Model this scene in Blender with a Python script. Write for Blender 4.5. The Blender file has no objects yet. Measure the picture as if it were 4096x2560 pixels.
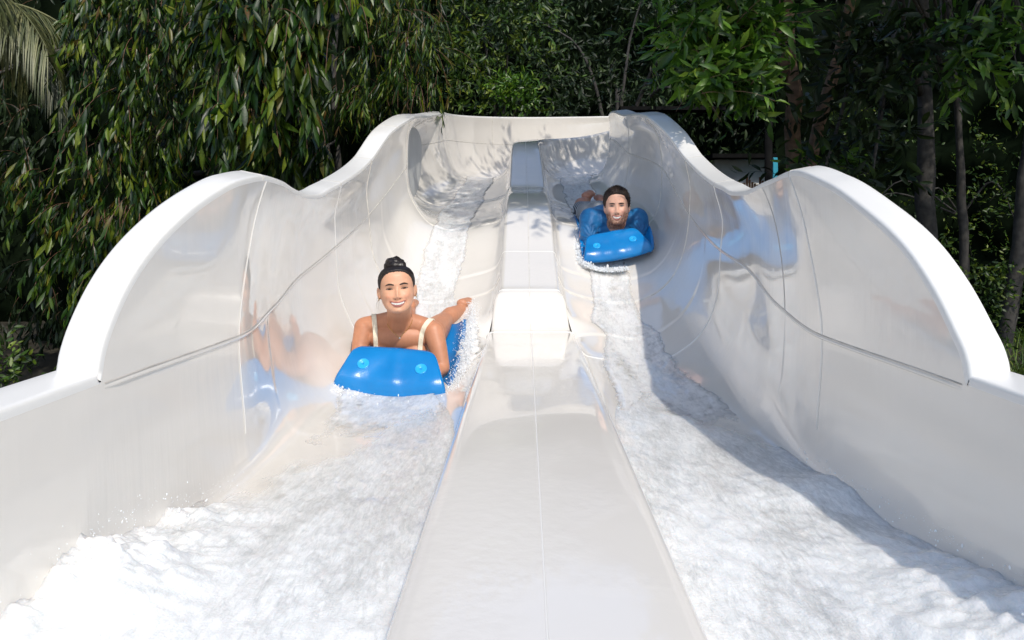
import bpy, bmesh, math, random
import numpy as np
from mathutils import Vector, Matrix
from mathutils.bvhtree import BVHTree
C = bpy.context.scene.collection
SC = bpy.context.scene
rnd = random.Random(7)
nr = np.random.RandomState(11)
R = math.radians

# ------------------------------------------------------------------ camera, sky, sun
# camera at the origin (eye height 1.6 m above the ground), looking along +Y, rising-front lens shift
F = 2731.0; VX = 2102.0; VY = 890.0
cam_d = bpy.data.cameras.new('camera'); cam = bpy.data.objects.new('camera', cam_d); C.objects.link(cam)
cam_d.sensor_width = 36; cam_d.lens = 36*F/4096
cam_d.shift_x = -(VX-2048)/4096; cam_d.shift_y = -(1280-VY)/4096
cam.location = (0, 0, 0); cam.rotation_euler = (R(90), 0, 0)
cam_d.clip_start = 0.05; cam_d.clip_end = 300
cam_d.dof.use_dof = False
SC.camera = cam
SUN = Vector((0.36, -0.80, 1.0)).normalized()
w = bpy.data.worlds.new('World'); SC.world = w; w.use_nodes = True
nt = w.node_tree; bg = nt.nodes['Background']
sky = nt.nodes.new('ShaderNodeTexSky'); sky.sky_type = 'NISHITA'; sky.sun_disc = False
sky.sun_elevation = math.asin(SUN.z); sky.sun_rotation = math.atan2(SUN.x, SUN.y)
nt.links.new(sky.outputs[0], bg.inputs[0]); bg.inputs[1].default_value = 0.15
sd = bpy.data.lights.new('sun', 'SUN'); sd.energy = 2.2; sd.angle = R(0.6); sd.color = (1, .94, .84)
so = bpy.data.objects.new('sun', sd); C.objects.link(so)
so.rotation_euler = (-SUN).to_track_quat('-Z', 'Y').to_euler()
vs = SC.view_settings; vs.view_transform = 'Standard'; vs.look = 'None'; vs.gamma = 1; vs.exposure = 0.45
vs.use_curve_mapping = False
try:
    SC.cycles.max_bounces = 10; SC.cycles.diffuse_bounces = 4; SC.cycles.glossy_bounces = 4
    SC.cycles.transparent_max_bounces = 8
except Exception: pass
GROUND = -1.6

def px(x, y, Y): return Vector(((x-VX)*Y/F, Y, (VY-y)*Y/F))

# ------------------------------------------------------------------ helpers
def tag(o, label=None, cat=None, group=None, kind=None):
    if label: o['label'] = label
    if cat: o['category'] = cat
    if group: o['group'] = group
    if kind: o['kind'] = kind
    return o
def empty(name, loc, label=None, cat=None, group=None):
    o = bpy.data.objects.new(name, None); o.empty_display_size = .1; C.objects.link(o); o.location = loc
    return tag(o, label, cat, group)
def mesh(name, V, Fc, mat, parent=None, smooth=True, kind=None, hold=False):
    me = bpy.data.meshes.new(name)
    V = np.asarray(V, dtype=np.float32)
    if isinstance(Fc, np.ndarray):
        n, k = Fc.shape
        me.vertices.add(len(V)); me.vertices.foreach_set('co', V.ravel())
        me.loops.add(n*k); me.loops.foreach_set('vertex_index', Fc.ravel().astype(np.int32))
        me.polygons.add(n); me.polygons.foreach_set('loop_start', np.arange(0, n*k, k, dtype=np.int32))
        me.polygons.foreach_set('loop_total', np.full(n, k, dtype=np.int32))
        me.update(calc_edges=True); me.validate()
    else:
        me.from_pydata([tuple(v) for v in V.tolist()], [], Fc)
    me.polygons.foreach_set('use_smooth', [smooth]*len(me.polygons))
    if mat: me.materials.append(mat)
    if hold: return me
    return link(name, me, parent, kind)
def link(name, me, parent=None, kind=None):
    o = bpy.data.objects.new(name, me); C.objects.link(o)
    if parent:
        o.parent = parent
        if not parent.parent: o.matrix_parent_inverse = Matrix.Translation(parent.location).inverted()
    if kind: o['kind'] = kind
    return o
def grid(P):
    """P (n,m,3) -> verts, quads"""
    n, m = P.shape[:2]
    i = np.arange(n-1)[:, None]*m + np.arange(m-1)[None]
    q = np.stack([i, i+1, i+m+1, i+m], -1).reshape(-1, 4)
    return P.reshape(-1, 3), q
def pchip(x, y, xi):
    x = np.asarray(x, float); y = np.asarray(y, float); xi = np.asarray(xi, float)
    sh = y.shape[1:]; y = y.reshape(len(x), -1)
    h = np.diff(x)[:, None]; d = np.diff(y, axis=0)/h
    m = np.zeros_like(y)
    if len(x) > 2:
        w1 = 2*h[1:]+h[:-1]; w2 = h[1:]+2*h[:-1]
        with np.errstate(divide='ignore', invalid='ignore'):
            mm = (w1+w2)/(w1/d[:-1]+w2/d[1:])
        m[1:-1] = np.where(d[:-1]*d[1:] > 0, mm, 0)
    m[0] = d[0]; m[-1] = d[-1]
    k = np.clip(np.searchsorted(x, xi, side='right')-1, 0, len(x)-2)
    hh = h[k]; t = ((xi-x[k])[:, None])/hh
    a = (1+2*t)*(1-t)**2; b = t*(1-t)**2; c = t*t*(3-2*t); e = t*t*(t-1)
    r = a*y[k]+b*hh*m[k]+c*y[k+1]+e*hh*m[k+1]
    return r.reshape((len(xi),)+sh)
def lerp1(x, y, xi): return np.interp(xi, x, y)
def hash3(ix, iy, iz, s):
    n = (ix*374761393 + iy*668265263 + iz*2147483647 + s*1274126177) & 0xFFFFFFFF
    n = ((n ^ (n >> 13))*1274126177) & 0xFFFFFFFF
    return ((n ^ (n >> 16)) & 0xFFFFFF)/float(0xFFFFFF)*2-1
def vnoise(p, s=0):
    p = np.asarray(p, float); i = np.floor(p).astype(np.int64); f = p-i; f = f*f*f*(f*(f*6-15)+10)
    r = 0
    for dx in (0, 1):
        for dy in (0, 1):
            for dz in (0, 1):
                h = hash3(i[..., 0]+dx, i[..., 1]+dy, i[..., 2]+dz, s)
                r = r + h*(f[..., 0] if dx else 1-f[..., 0])*(f[..., 1] if dy else 1-f[..., 1])*(f[..., 2] if dz else 1-f[..., 2])
    return r
def fbm(p, oct=4, s=0, g=.5):
    r = 0; a = 1; p = np.asarray(p, float)
    for k in range(oct): r = r+a*vnoise(p, s+k*17); a *= g; p = p*2.03
    return r
def sstep(a, b, x): t = np.clip((x-a)/(b-a), 0, 1); return t*t*(3-2*t)
def tube(pts, rad, seg=8, closed_ends=True):
    pts = [Vector(p) for p in pts]; n = len(pts)
    if not hasattr(rad, '__len__'): rad = [rad]*n
    V = []; Fc = []
    up = None
    for i, p in enumerate(pts):
        t = (pts[min(i+1, n-1)]-pts[max(i-1, 0)]).normalized()
        if up is None: up = t.orthogonal().normalized()
        up = (up-t*up.dot(t)).normalized(); b = t.cross(up)
        for k in range(seg):
            a = 2*math.pi*k/seg; V.append(p+(up*math.cos(a)+b*math.sin(a))*rad[i])
    for i in range(n-1):
        for k in range(seg):
            k2 = (k+1) % seg; Fc.append((i*seg+k, i*seg+k2, (i+1)*seg+k2, (i+1)*seg+k))
    if closed_ends: Fc.append(tuple(range(seg))[::-1]); Fc.append(tuple((n-1)*seg+k for k in range(seg)))
    return V, Fc
class MB:
    def __init__(s): s.V = []; s.F = []
    def add(s, V, Fc):
        o = len(s.V); s.V += [tuple(v) for v in V]; s.F += [tuple(int(i)+o for i in f) for f in Fc]; return s
    def build(s, name, mat, parent=None, smooth=True, kind=None): return mesh(name, s.V, s.F, mat, parent, smooth, kind)
def box(c, h, M=None):
    V = [Vector((sx*h[0], sy*h[1], sz*h[2])) for sx in (-1, 1) for sy in (-1, 1) for sz in (-1, 1)]
    if M: V = [M @ v for v in V]
    V = [v+Vector(c) for v in V]
    return V, [(0, 1, 3, 2), (4, 6, 7, 5), (0, 4, 5, 1), (2, 3, 7, 6), (0, 2, 6, 4), (1, 5, 7, 3)]

# ------------------------------------------------------------------ materials
def mat(name): m = bpy.data.materials.new(name); m.use_nodes = True; return m, m.node_tree, m.node_tree.nodes['Principled BSDF']
def N(nt, t, **kw):
    n = nt.nodes.new(t)
    for k, v in kw.items():
        if k in n.inputs: n.inputs[k].default_value = v
        else: setattr(n, k, v)
    return n
def ramp(nt, fac, stops):
    r = nt.nodes.new('ShaderNodeValToRGB'); e = r.color_ramp.elements
    e[0].position, e[0].color = stops[0][0], (*stops[0][1], 1); e[1].position, e[1].color = stops[-1][0], (*stops[-1][1], 1)
    for p, c in stops[1:-1]: x = e.new(p); x.color = (*c, 1)
    nt.links.new(fac, r.inputs[0]); return r.outputs[0]
def coords(nt, scale=(1, 1, 1), rot=(0, 0, 0)):
    t = nt.nodes.new('ShaderNodeTexCoord'); m = nt.nodes.new('ShaderNodeMapping'); m.inputs['Scale'].default_value = scale
    m.inputs['Rotation'].default_value = rot
    nt.links.new(t.outputs['Object'], m.inputs[0]); return m.outputs[0]
def simple(name, col, rough=.5, var=.12, sc=6, bump=0, **kw):
    m, nt, b = mat(name); c = coords(nt)
    if max(col) < .02: b.inputs['Specular IOR Level'].default_value = 0
    n = N(nt, 'ShaderNodeTexNoise', Scale=sc, Detail=5); nt.links.new(c, n.inputs['Vector'])
    lo = tuple(x*(1-var) for x in col); hi = tuple(min(1, x*(1+var)) for x in col)
    nt.links.new(ramp(nt, n.outputs['Fac'], [(.3, lo), (.7, hi)]), b.inputs['Base Color'])
    b.inputs['Roughness'].default_value = rough
    if bump:
        bp = N(nt, 'ShaderNodeBump', Strength=bump, Distance=.01); nt.links.new(n.outputs['Fac'], bp.inputs['Height']); nt.links.new(bp.outputs[0], b.inputs['Normal'])
    for k, v in kw.items(): b.inputs[k.replace('_', ' ')].default_value = v
    return m
def gelcoat(name, col, rough):
    m, nt, b = mat(name)
    c1 = coords(nt, (1, 1, 1)); c2 = coords(nt, (22, 22, 2.0))
    n1 = N(nt, 'ShaderNodeTexNoise', Scale=1.6, Detail=4); nt.links.new(c1, n1.inputs['Vector'])
    n2 = N(nt, 'ShaderNodeTexNoise', Scale=1.5, Detail=6); nt.links.new(c2, n2.inputs['Vector'])
    n3 = N(nt, 'ShaderNodeTexNoise', Scale=2.4, Detail=3); nt.links.new(c1, n3.inputs['Vector'])
    nt.links.new(ramp(nt, n1.outputs['Fac'], [(.3, tuple(x*.95 for x in col)), (.7, col)]), b.inputs['Base Color'])
    # wet film: patches of rippled, slightly rougher surface
    mk = ramp(nt, n3.outputs['Fac'], [(.46, (0, 0, 0)), (.56, (1, 1, 1))])
    mr = N(nt, 'ShaderNodeMapRange'); mr.inputs['To Min'].default_value = rough; mr.inputs['To Max'].default_value = rough+.16
    nt.links.new(mk, mr.inputs['Value']); nt.links.new(mr.outputs[0], b.inputs['Roughness'])
    mu = N(nt, 'ShaderNodeMath', operation='MULTIPLY'); nt.links.new(n2.outputs['Fac'], mu.inputs[0]); nt.links.new(mk, mu.inputs[1])
    bp = N(nt, 'ShaderNodeBump', Strength=.22, Distance=.006); nt.links.new(mu.outputs[0], bp.inputs['Height'])
    bp2 = N(nt, 'ShaderNodeBump', Strength=.05, Distance=.02); nt.links.new(n1.outputs['Fac'], bp2.inputs['Height'])
    nt.links.new(bp.outputs[0], bp2.inputs['Normal']); nt.links.new(bp2.outputs[0], b.inputs['Normal'])
    b.inputs['Coat Weight'].default_value = .7; b.inputs['Coat Roughness'].default_value = .02
    return m
M_gel = gelcoat('white_gelcoat', (.81, .765, .70), .07)
M_rim = simple('rim_gelcoat', (.82, .80, .76), .28, .02, 5)
M_seam = simple('joint_sealant', (.66, .62, .55), .6, .2, 30)
M_groove = simple('joint_shadow_sealant', (.54, .50, .45), .7, .2, 14)  # darker joint sealant, with the groove's shadow put into its colour
M_out = simple('outer_fibreglass', (.62, .62, .60), .55, .08, 4, .1)
M_steel = simple('grey_steel', (.3, .3, .31), .5, .1, 6)

def water_mat(name, foam_lo, foam_hi, big, lo, hi):
    """foam over a clear rippled film; the vertex attribute 'cover' thins it out at its edges"""
    m, nt, b = mat(name); L = nt.links.new
    c = coords(nt, (1.0, .27, 1), (0, 0, R(14))); c0 = coords(nt)
    n1 = N(nt, 'ShaderNodeTexNoise', Scale=17, Detail=9, Roughness=.7, Distortion=1.3); L(c, n1.inputs['Vector'])
    n2 = N(nt, 'ShaderNodeTexNoise', Scale=90, Detail=6, Roughness=.75, Distortion=.6); L(c, n2.inputs['Vector'])
    v = N(nt, 'ShaderNodeTexVoronoi', Scale=210, feature='SMOOTH_F1'); L(c0, v.inputs['Vector'])
    n3 = N(nt, 'ShaderNodeTexNoise', Scale=4.0, Detail=6, Distortion=1.4); L(c, n3.inputs['Vector'])
    b1 = N(nt, 'ShaderNodeBump', Strength=big, Distance=.012); L(n1.outputs['Fac'], b1.inputs['Height'])
    b2 = N(nt, 'ShaderNodeBump', Strength=.42, Distance=.004); L(n2.outputs['Fac'], b2.inputs['Height']); L(b1.outputs[0], b2.inputs['Normal'])
    b3 = N(nt, 'ShaderNodeBump', Strength=.6, Distance=.0025); L(v.outputs['Distance'], b3.inputs['Height']); L(b2.outputs[0], b3.inputs['Normal'])
    L(ramp(nt, n2.outputs['Fac'], [(.36, lo), (.58, hi)]), b.inputs['Base Color'])
    b.inputs['Subsurface Weight'].default_value = .75; b.inputs['Subsurface Radius'].default_value = (1, 1.15, 1.25); b.inputs['Subsurface Scale'].default_value = .05; b.inputs['Coat Weight'].default_value = .6; b.inputs['Coat Roughness'].default_value = .05; b.inputs['Coat IOR'].default_value = 1.4
    b.inputs['Roughness'].default_value = .3; b.inputs['IOR'].default_value = 1.33; L(b3.outputs[0], b.inputs['Normal'])
    fr = N(nt, 'ShaderNodeFresnel', IOR=1.2); L(b2.outputs[0], fr.inputs['Normal'])
    tr = nt.nodes.new('ShaderNodeBsdfTransparent'); tr.inputs[0].default_value = (.985, .99, .99, 1)
    gl = N(nt, 'ShaderNodeBsdfGlossy', Roughness=.06); L(b2.outputs[0], gl.inputs['Normal'])
    film = nt.nodes.new('ShaderNodeMixShader'); L(fr.outputs[0], film.inputs[0]); L(tr.outputs[0], film.inputs[1]); L(gl.outputs[0], film.inputs[2])
    at = N(nt, 'ShaderNodeVertexColor'); at.layer_name = 'cover'; sp = nt.nodes.new('ShaderNodeSeparateColor'); L(at.outputs[0], sp.inputs[0])
    # foam amount = noise pushed up by cover
    s1 = N(nt, 'ShaderNodeMath', operation='MULTIPLY_ADD'); L(n1.outputs['Fac'], s1.inputs[0]); s1.inputs[1].default_value = .9; L(n3.outputs['Fac'], s1.inputs[2])
    s2 = N(nt, 'ShaderNodeMath', operation='MULTIPLY_ADD'); L(n2.outputs['Fac'], s2.inputs[0]); s2.inputs[1].default_value = .6; L(s1.outputs[0], s2.inputs[2])
    s3 = N(nt, 'ShaderNodeMath', operation='MULTIPLY_ADD'); L(sp.outputs[0], s3.inputs[0]); s3.inputs[1].default_value = 1.0; L(s2.outputs[0], s3.inputs[2])
    mr = N(nt, 'ShaderNodeMapRange'); mr.inputs['From Min'].default_value = foam_lo; mr.inputs['From Max'].default_value = foam_hi; L(s3.outputs[0], mr.inputs['Value'])
    mix = nt.nodes.new('ShaderNodeMixShader'); L(mr.outputs[0], mix.inputs[0]); L(film.outputs[0], mix.inputs[1]); L(b.outputs[0], mix.inputs[2])
    # beyond the edge of the water nothing is left at all
    t2 = nt.nodes.new('ShaderNodeBsdfTransparent'); m2 = nt.nodes.new('ShaderNodeMixShader')
    mr2 = N(nt, 'ShaderNodeMapRange'); mr2.inputs['From Min'].default_value = .0; mr2.inputs['From Max'].default_value = .42; L(sp.outputs[0], mr2.inputs['Value'])
    L(mr2.outputs[0], m2.inputs[0]); L(t2.outputs[0], m2.inputs[1]); L(mix.outputs[0], m2.inputs[2]); L(m2.outputs[0], nt.nodes['Material Output'].inputs[0])
    return m
M_water = water_mat('foaming_water', .95, 2.0, .20, (.78, .79, .775), (.89, .89, .87))
M_foamw = water_mat('foam_sheet', .9, 2.1, .10, (.76, .75, .73), (.85, .84, .815))
def cover(o, c):
    me = o.data; a = me.color_attributes.new('cover', 'FLOAT_COLOR', 'POINT'); c = np.clip(np.asarray(c, np.float32).ravel(), 0, 1)
    a.data.foreach_set('color', np.repeat(np.stack([c, c, c, c*0+1], 1), 1, axis=0).astype(np.float32).ravel()); return o
def spray_mat():
    m, nt, b = mat('spray_drops')
    b.inputs['Base Color'].default_value = (.9, .92, .93, 1); b.inputs['Roughness'].default_value = .25
    b.inputs['Specular IOR Level'].default_value = .4
    return m
M_spray = spray_mat()

def leaf_mat(name, cols, rough=.38, trans=.25, spec=.5):
    m, nt, b = mat(name)
    g = nt.nodes.new('ShaderNodeNewGeometry'); oi = nt.nodes.new('ShaderNodeObjectInfo')
    ad = N(nt, 'ShaderNodeMath', operation='ADD'); nt.links.new(g.outputs['Random Per Island'], ad.inputs[0]); nt.links.new(oi.outputs['Random'], ad.inputs[1])
    fr = N(nt, 'ShaderNodeMath', operation='FRACT'); nt.links.new(ad.outputs[0], fr.inputs[0])
    col = ramp(nt, fr.outputs[0], cols)
    tc = nt.nodes.new('ShaderNodeTexCoord'); n = N(nt, 'ShaderNodeTexNoise', Scale=55, Detail=3); nt.links.new(tc.outputs['Object'], n.inputs['Vector'])
    mx = N(nt, 'ShaderNodeMixRGB', blend_type='MULTIPLY', Fac=.5); nt.links.new(col, mx.inputs[1])
    nt.links.new(ramp(nt, n.outputs['Fac'], [(.3, (.6, .6, .6)), (.7, (1.2, 1.2, 1.2))]), mx.inputs[2])
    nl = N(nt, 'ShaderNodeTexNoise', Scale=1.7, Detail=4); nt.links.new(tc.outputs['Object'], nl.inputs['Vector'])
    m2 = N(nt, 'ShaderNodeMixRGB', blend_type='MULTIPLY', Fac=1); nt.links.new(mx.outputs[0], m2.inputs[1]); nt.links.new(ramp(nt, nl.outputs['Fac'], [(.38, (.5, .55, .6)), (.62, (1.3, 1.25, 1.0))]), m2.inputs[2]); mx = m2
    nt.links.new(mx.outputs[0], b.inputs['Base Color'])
    b.inputs['Roughness'].default_value = rough; b.inputs['Specular IOR Level'].default_value = spec
    bp = N(nt, 'ShaderNodeBump', Strength=.3, Distance=.003); nt.links.new(n.outputs['Fac'], bp.inputs['Height']); nt.links.new(bp.outputs[0], b.inputs['Normal'])
    tr = nt.nodes.new('ShaderNodeBsdfTranslucent'); nt.links.new(mx.outputs[0], tr.inputs[0])
    ms = N(nt, 'ShaderNodeMixShader', Fac=trans)
    out = nt.nodes['Material Output']; nt.links.new(b.outputs[0], ms.inputs[1]); nt.links.new(tr.outputs[0], ms.inputs[2]); nt.links.new(ms.outputs[0], out.inputs[0])
    return m
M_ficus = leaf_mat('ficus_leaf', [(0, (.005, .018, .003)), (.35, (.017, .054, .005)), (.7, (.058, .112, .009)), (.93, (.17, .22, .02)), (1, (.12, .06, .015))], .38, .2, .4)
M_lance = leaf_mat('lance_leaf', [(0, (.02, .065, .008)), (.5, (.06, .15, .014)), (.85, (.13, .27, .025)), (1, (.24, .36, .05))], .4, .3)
M_dark = leaf_mat('shade_toned_leaf', [(0, (.008, .018, .006)), (.6, (.016, .034, .010)), (1, (.04, .07, .018))], .5, .15, .3)  # darkened leaf green, the shade under the trees is put into the colour
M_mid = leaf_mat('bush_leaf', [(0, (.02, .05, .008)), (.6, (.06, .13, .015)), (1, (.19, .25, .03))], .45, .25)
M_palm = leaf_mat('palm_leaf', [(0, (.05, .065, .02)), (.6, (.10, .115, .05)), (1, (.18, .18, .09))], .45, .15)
M_core = simple('thicket_core', (.006, .010, .005), .95, .4, 5)  # near-black colour stands in for the deep shade between the leaves
M_bark = simple('grey_bark', (.055, .05, .045), .9, .4, 14, .8)
M_bark2 = simple('brown_bark', (.16, .10, .065), .9, .4, 14, .8)
M_twig = simple('red_twig', (.15, .07, .04), .6, .2, 20)
M_ground = simple('soil', (.035, .030, .018), .95, .5, 3, .6)
M_wall = simple('painted_render', (.80, .78, .75), .8, .05, 3)
M_cyan = simple('cyan_panel', (.05, .42, .58), .5, .05, 3)
M_wood = simple('brown_timber', (.22, .10, .05), .7, .25, 10, .3)
M_darkmetal = simple('dark_metal', (.012, .012, .012), .85, .2, 8)

# ------------------------------------------------------------------ the slide: one lofted double lane
S0, STURN = 0.25, 7.7
CX = 1.54                                     # centre of the bend
S_END = STURN + math.pi/2*1.6 - .12
def place(u, s, z):
    """lateral u, distance s along the slide, height z -> world (arrays)"""
    u, s, z = np.broadcast_arrays(u, s, z)
    ds = np.maximum(s-STURN, 0); th = np.minimum(ds/1.6, math.pi/2); ex = np.maximum(ds-math.pi/2*1.6, 0)
    r = CX-u
    x = np.where(s > STURN, CX-r*np.cos(th)+ex, u); y = np.where(s > STURN, STURN+r*np.sin(th), s)
    return np.stack([x, y, z], -1)
T90 = STURN+math.pi/2*1.6-.3
# control points per station: A rim, B, C joint, D, E, F fillet, G floor, H floor by the divider
LEFT = {
 -.5: [(-.87,-.330),(-.87,-.331),(-.87,-.335),(-.862,-.55),(-.852,-.72),(-.825,-.755),(-.5,-.757),(-.235,-.755)],
 1.39:[(-.87,-.330),(-.87,-.331),(-.87,-.335),(-.862,-.55),(-.852,-.72),(-.825,-.755),(-.5,-.757),(-.235,-.755)],
 2.07:[(-.845,.115),(-.868,-.06),(-.87,-.345),(-.855,-.56),(-.84,-.72),(-.81,-.755),(-.5,-.757),(-.24,-.75)],
 2.5: [(-.889,.133),(-.92,-.06),(-.926,-.311),(-.905,-.52),(-.87,-.66),(-.79,-.745),(-.54,-.76),(-.27,-.745)],
 3.0: [(-.935,.104),(-.972,-.06),(-.980,-.225),(-.962,-.42),(-.91,-.60),(-.79,-.72),(-.575,-.762),(-.33,-.735)],
 3.5: [(-.945,.186),(-.977,.026),(-.972,-.122),(-.964,-.295),(-.90,-.50),(-.797,-.641),(-.595,-.730),(-.36,-.70)],
 4.3: [(-.970,.381),(-1.0,.189),(-.987,.047),(-.971,-.15),(-.90,-.346),(-.79,-.460),(-.59,-.515),(-.35,-.475)],
 4.75:[(-.935,.61),(-.965,.40),(-.960,.21),(-.95,.02),(-.88,-.16),(-.77,-.28),(-.58,-.325),(-.34,-.28)],
 5.3: [(-.890,.79),(-.925,.62),(-.925,.43),(-.912,.27),(-.83,.09),(-.72,-.02),(-.575,-.065),(-.34,-.02)],
 6.3: [(-.905,.98),(-1.06,.88),(-1.14,.66),(-1.13,.42),(-1.02,.20),(-.82,.12),(-.575,.13),(-.34,.17)],
 STURN:[(-.900,1.20),(-.91,1.08),(-.90,.93),(-.87,.78),(-.81,.58),(-.71,.49),(-.57,.465),(-.34,.50)],
 T90: [(-.90,1.48),(-.91,1.45),(-.90,1.28),(-.88,1.05),(-.82,.86),(-.72,.76),(-.57,.73),(-.34,.76)],
 S_END:[(-.90,1.75),(-.91,1.6),(-.90,1.43),(-.88,1.2),(-.82,1.01),(-.72,.91),(-.57,.88),(-.34,.91)]}
RIGHT = {
 -.5: [(.895,-.330),(.895,-.331),(.895,-.335),(.888,-.55),(.878,-.72),(.85,-.755),(.56,-.757),(.30,-.755)],
 1.385:[(.895,-.330),(.895,-.331),(.895,-.335),(.888,-.55),(.878,-.72),(.85,-.755),(.56,-.757),(.30,-.755)],
 2.07:[(.880,.125),(.897,-.05),(.900,-.345),(.888,-.56),(.872,-.70),(.84,-.75),(.56,-.757),(.31,-.75)],
 2.5: [(.915,.148),(.93,-.05),(.925,-.302),(.915,-.50),(.885,-.64),(.81,-.74),(.57,-.76),(.34,-.745)],
 3.0: [(.930,.122),(.97,-.05),(.975,-.20),(.965,-.40),(.925,-.57),(.82,-.70),(.58,-.762),(.38,-.735)],
 3.5: [(.965,.186),(1.01,-.013),(1.0,-.141),(.991,-.308),(.955,-.465),(.843,-.625),(.60,-.730),(.40,-.70)],
 4.3: [(1.008,.386),(1.037,.205),(1.031,.047),(1.012,-.11),(.942,-.315),(.82,-.445),(.60,-.515),(.38,-.475)],
 4.75:[(.985,.60),(1.035,.40),(1.045,.21),(1.03,0),(.95,-.18),(.82,-.285),(.60,-.325),(.37,-.28)],
 5.3: [(.935,.81),(1.03,.66),(1.06,.42),(1.045,.18),(.98,.02),(.85,-.055),(.60,-.075),(.37,-.02)],
 6.5: [(.935,1.01),(.98,.88),(.985,.66),(.96,.43),(.87,.23),(.76,.15),(.60,.13),(.36,.17)],
 STURN:[(.940,1.21),(.95,1.08),(.95,.93),(.93,.73),(.87,.56),(.78,.49),(.60,.465),(.36,.50)],
 T90: [(.94,1.04),(.95,1.0),(.95,.97),(.93,.93),(.87,.84),(.78,.77),(.60,.72),(.36,.73)],
 S_END:[(.94,.98),(.95,.97),(.95,.96),(.93,.95),(.87,.99),(.78,.92),(.60,.87),(.36,.88)]}
AL = ([-.5,1.395,1.40,1.412,1.447,1.54,1.7,1.9,2.07,2.3,2.5,2.7,2.9,3.1,3.3,3.5,4.3,4.75,5.3,6.5,STURN,T90,S_END],
      [(-.87,-.330),(-.87,-.33),(-.87,-.325),(-.87,-.28),(-.87,-.217),(-.87,-.118),(-.87,-.02),(-.868,.062),(-.862,.112),(-.870,.138),(-.889,.133),(-.911,.114),(-.926,.101),(-.939,.110),(-.941,.148),(-.945,.186),(-.97,.381),(-.935,.61),(-.89,.79),(-.905,1.0),(-.9,1.22),(-.9,1.55),(-.9,1.56)])
AR = ([-.5,1.385,1.39,1.402,1.44,1.51,1.63,1.81,2.04,2.3,2.6,2.9,3.1,3.3,3.5,4.3,4.75,5.3,6.5,STURN,T90,S_END],
      [(.895,-.330),(.895,-.33),(.895,-.325),(.895,-.285),(.895,-.235),(.895,-.158),(.895,-.066),(.895,.02),(.893,.105),(.896,.156),(.925,.143),(.926,.115),(.938,.122),(.95,.155),(.965,.186),(1.008,.386),(.985,.60),(.935,.81),(.935,1.01),(.94,1.21),(.94,1.04),(.94,.98)])
DZ = ([-.5,3.80,3.885,3.92,3.945,3.975,4.1,4.6,5.37,6.0,6.43,6.5,6.65,STURN,T90,S_END],
      [-.62,-.62,-.606,-.55,-.455,-.415,-.375,-.195,.124,.27,.335,.36,.43,.89,1.277,1.42])
DL = ([-.5,3.84,3.95,4.02,5.4,6.5,STURN,S_END], [-.218,-.218,-.185,-.160,-.163,-.159,-.155,-.155])
DR = ([-.5,3.84,3.95,4.02,5.4,6.5,STURN,S_END], [.283,.283,.235,.2065,.2025,.188,.155,.155])
seamsL = [2.07, 3.5, 4.3, 5.3, 6.5, STURN+1.0, STURN+2.4]
seamsR = [2.07, 2.42, 3.5, 4.3, 5.3, 6.5, STURN+1.0, STURN+2.4]
st = np.concatenate([np.arange(S0, 1.38, .03), 1.38+np.linspace(0, 1, 26)**1.8*.2, np.arange(1.6, S_END, .022)])
st = np.unique(np.round(np.concatenate([st, seamsL, seamsR, [S_END, 1.4, 3.84, 4.02, 4.6, 6.43]]), 4))
NU, NLw = 22, 64
def lane(tab, A):
    ks = sorted(tab); arr = np.array([tab[k] for k in ks])          # (k,8,2)
    c = pchip(ks, arr, st)                                          # (n,8,2)
    a = pchip(A[0], np.array(A[1]), st)
    # keep B following the real rim height
    t = (c[:, 1, 1]-c[:, 2, 1])/np.maximum(c[:, 0, 1]-c[:, 2, 1], 1e-3)
    t = np.clip(t, .3, .7)
    c[:, 1, 1] = c[:, 2, 1]+(a[:, 1]-c[:, 2, 1])*t
    c[:, 0] = a
    return c
def side_profile(c, dx, dz, sgn):
    n = len(st); out = []
    zt = pchip(*[np.array(x) for x in DZ], st)
    for i in range(n):
        pts = list(c[i])
        zi = zt[i]-.035
        h = c[i, 7]
        pts.append(((dx[i]+h[0])/2+ (dx[i]-h[0])*.28, h[1]+(zi-h[1])*.42))
        pts.append((dx[i], zi))
        p = np.array(pts)
        up = p[:3]; lo = p[2:]
        def samp(q, m):
            d = np.concatenate([[0], np.cumsum(np.maximum(np.linalg.norm(np.diff(q, axis=0), axis=1), 1e-4))])
            return pchip(d, q, np.linspace(0, d[-1], m))
        # tangent continuity at C: sample the whole curve then split
        d = np.concatenate([[0], np.cumsum(np.maximum(np.linalg.norm(np.diff(p, axis=0), axis=1), 1e-4))])
        ti = np.concatenate([np.linspace(0, d[2], NU), np.linspace(d[2], d[-1], NLw)[1:]])
        out.append(pchip(d, p, ti))
    return np.array(out)                                             # (n, NU+NLw-1, 2)
dl = np.interp(st, *DL); dr = np.interp(st, *DR)
zt = pchip(np.array(DZ[0]), np.array(DZ[1]), st)
cL = lane(LEFT, AL); cR = lane(RIGHT, AR)
pL = side_profile(cL, dl, zt, -1); pR = side_profile(cR, dr, zt, 1)
def smooth_s(p, it=6):
    for _ in range(it):
        q = p.copy(); q[1:-1] = (p[:-2]+2*p[1:-1]+p[2:])/4
        m = ((st > 2.2)[:, None, None])
        p = np.where(m, q, p)
    return p
pL[:, NU:] = smooth_s(pL[:, NU:]); pR[:, NU:] = smooth_s(pR[:, NU:])
PL = place(pL[..., 0], st[:, None], pL[..., 1]); PR = place(pR[..., 0], st[:, None], pR[..., 1])
slide = empty('water_slide', (0.03, 3.0, GROUND), 'white two lane fibreglass water slide with scalloped side walls and central divider', 'water slide')
def idx(s): return int(np.argmin(abs(st-s)))
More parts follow.
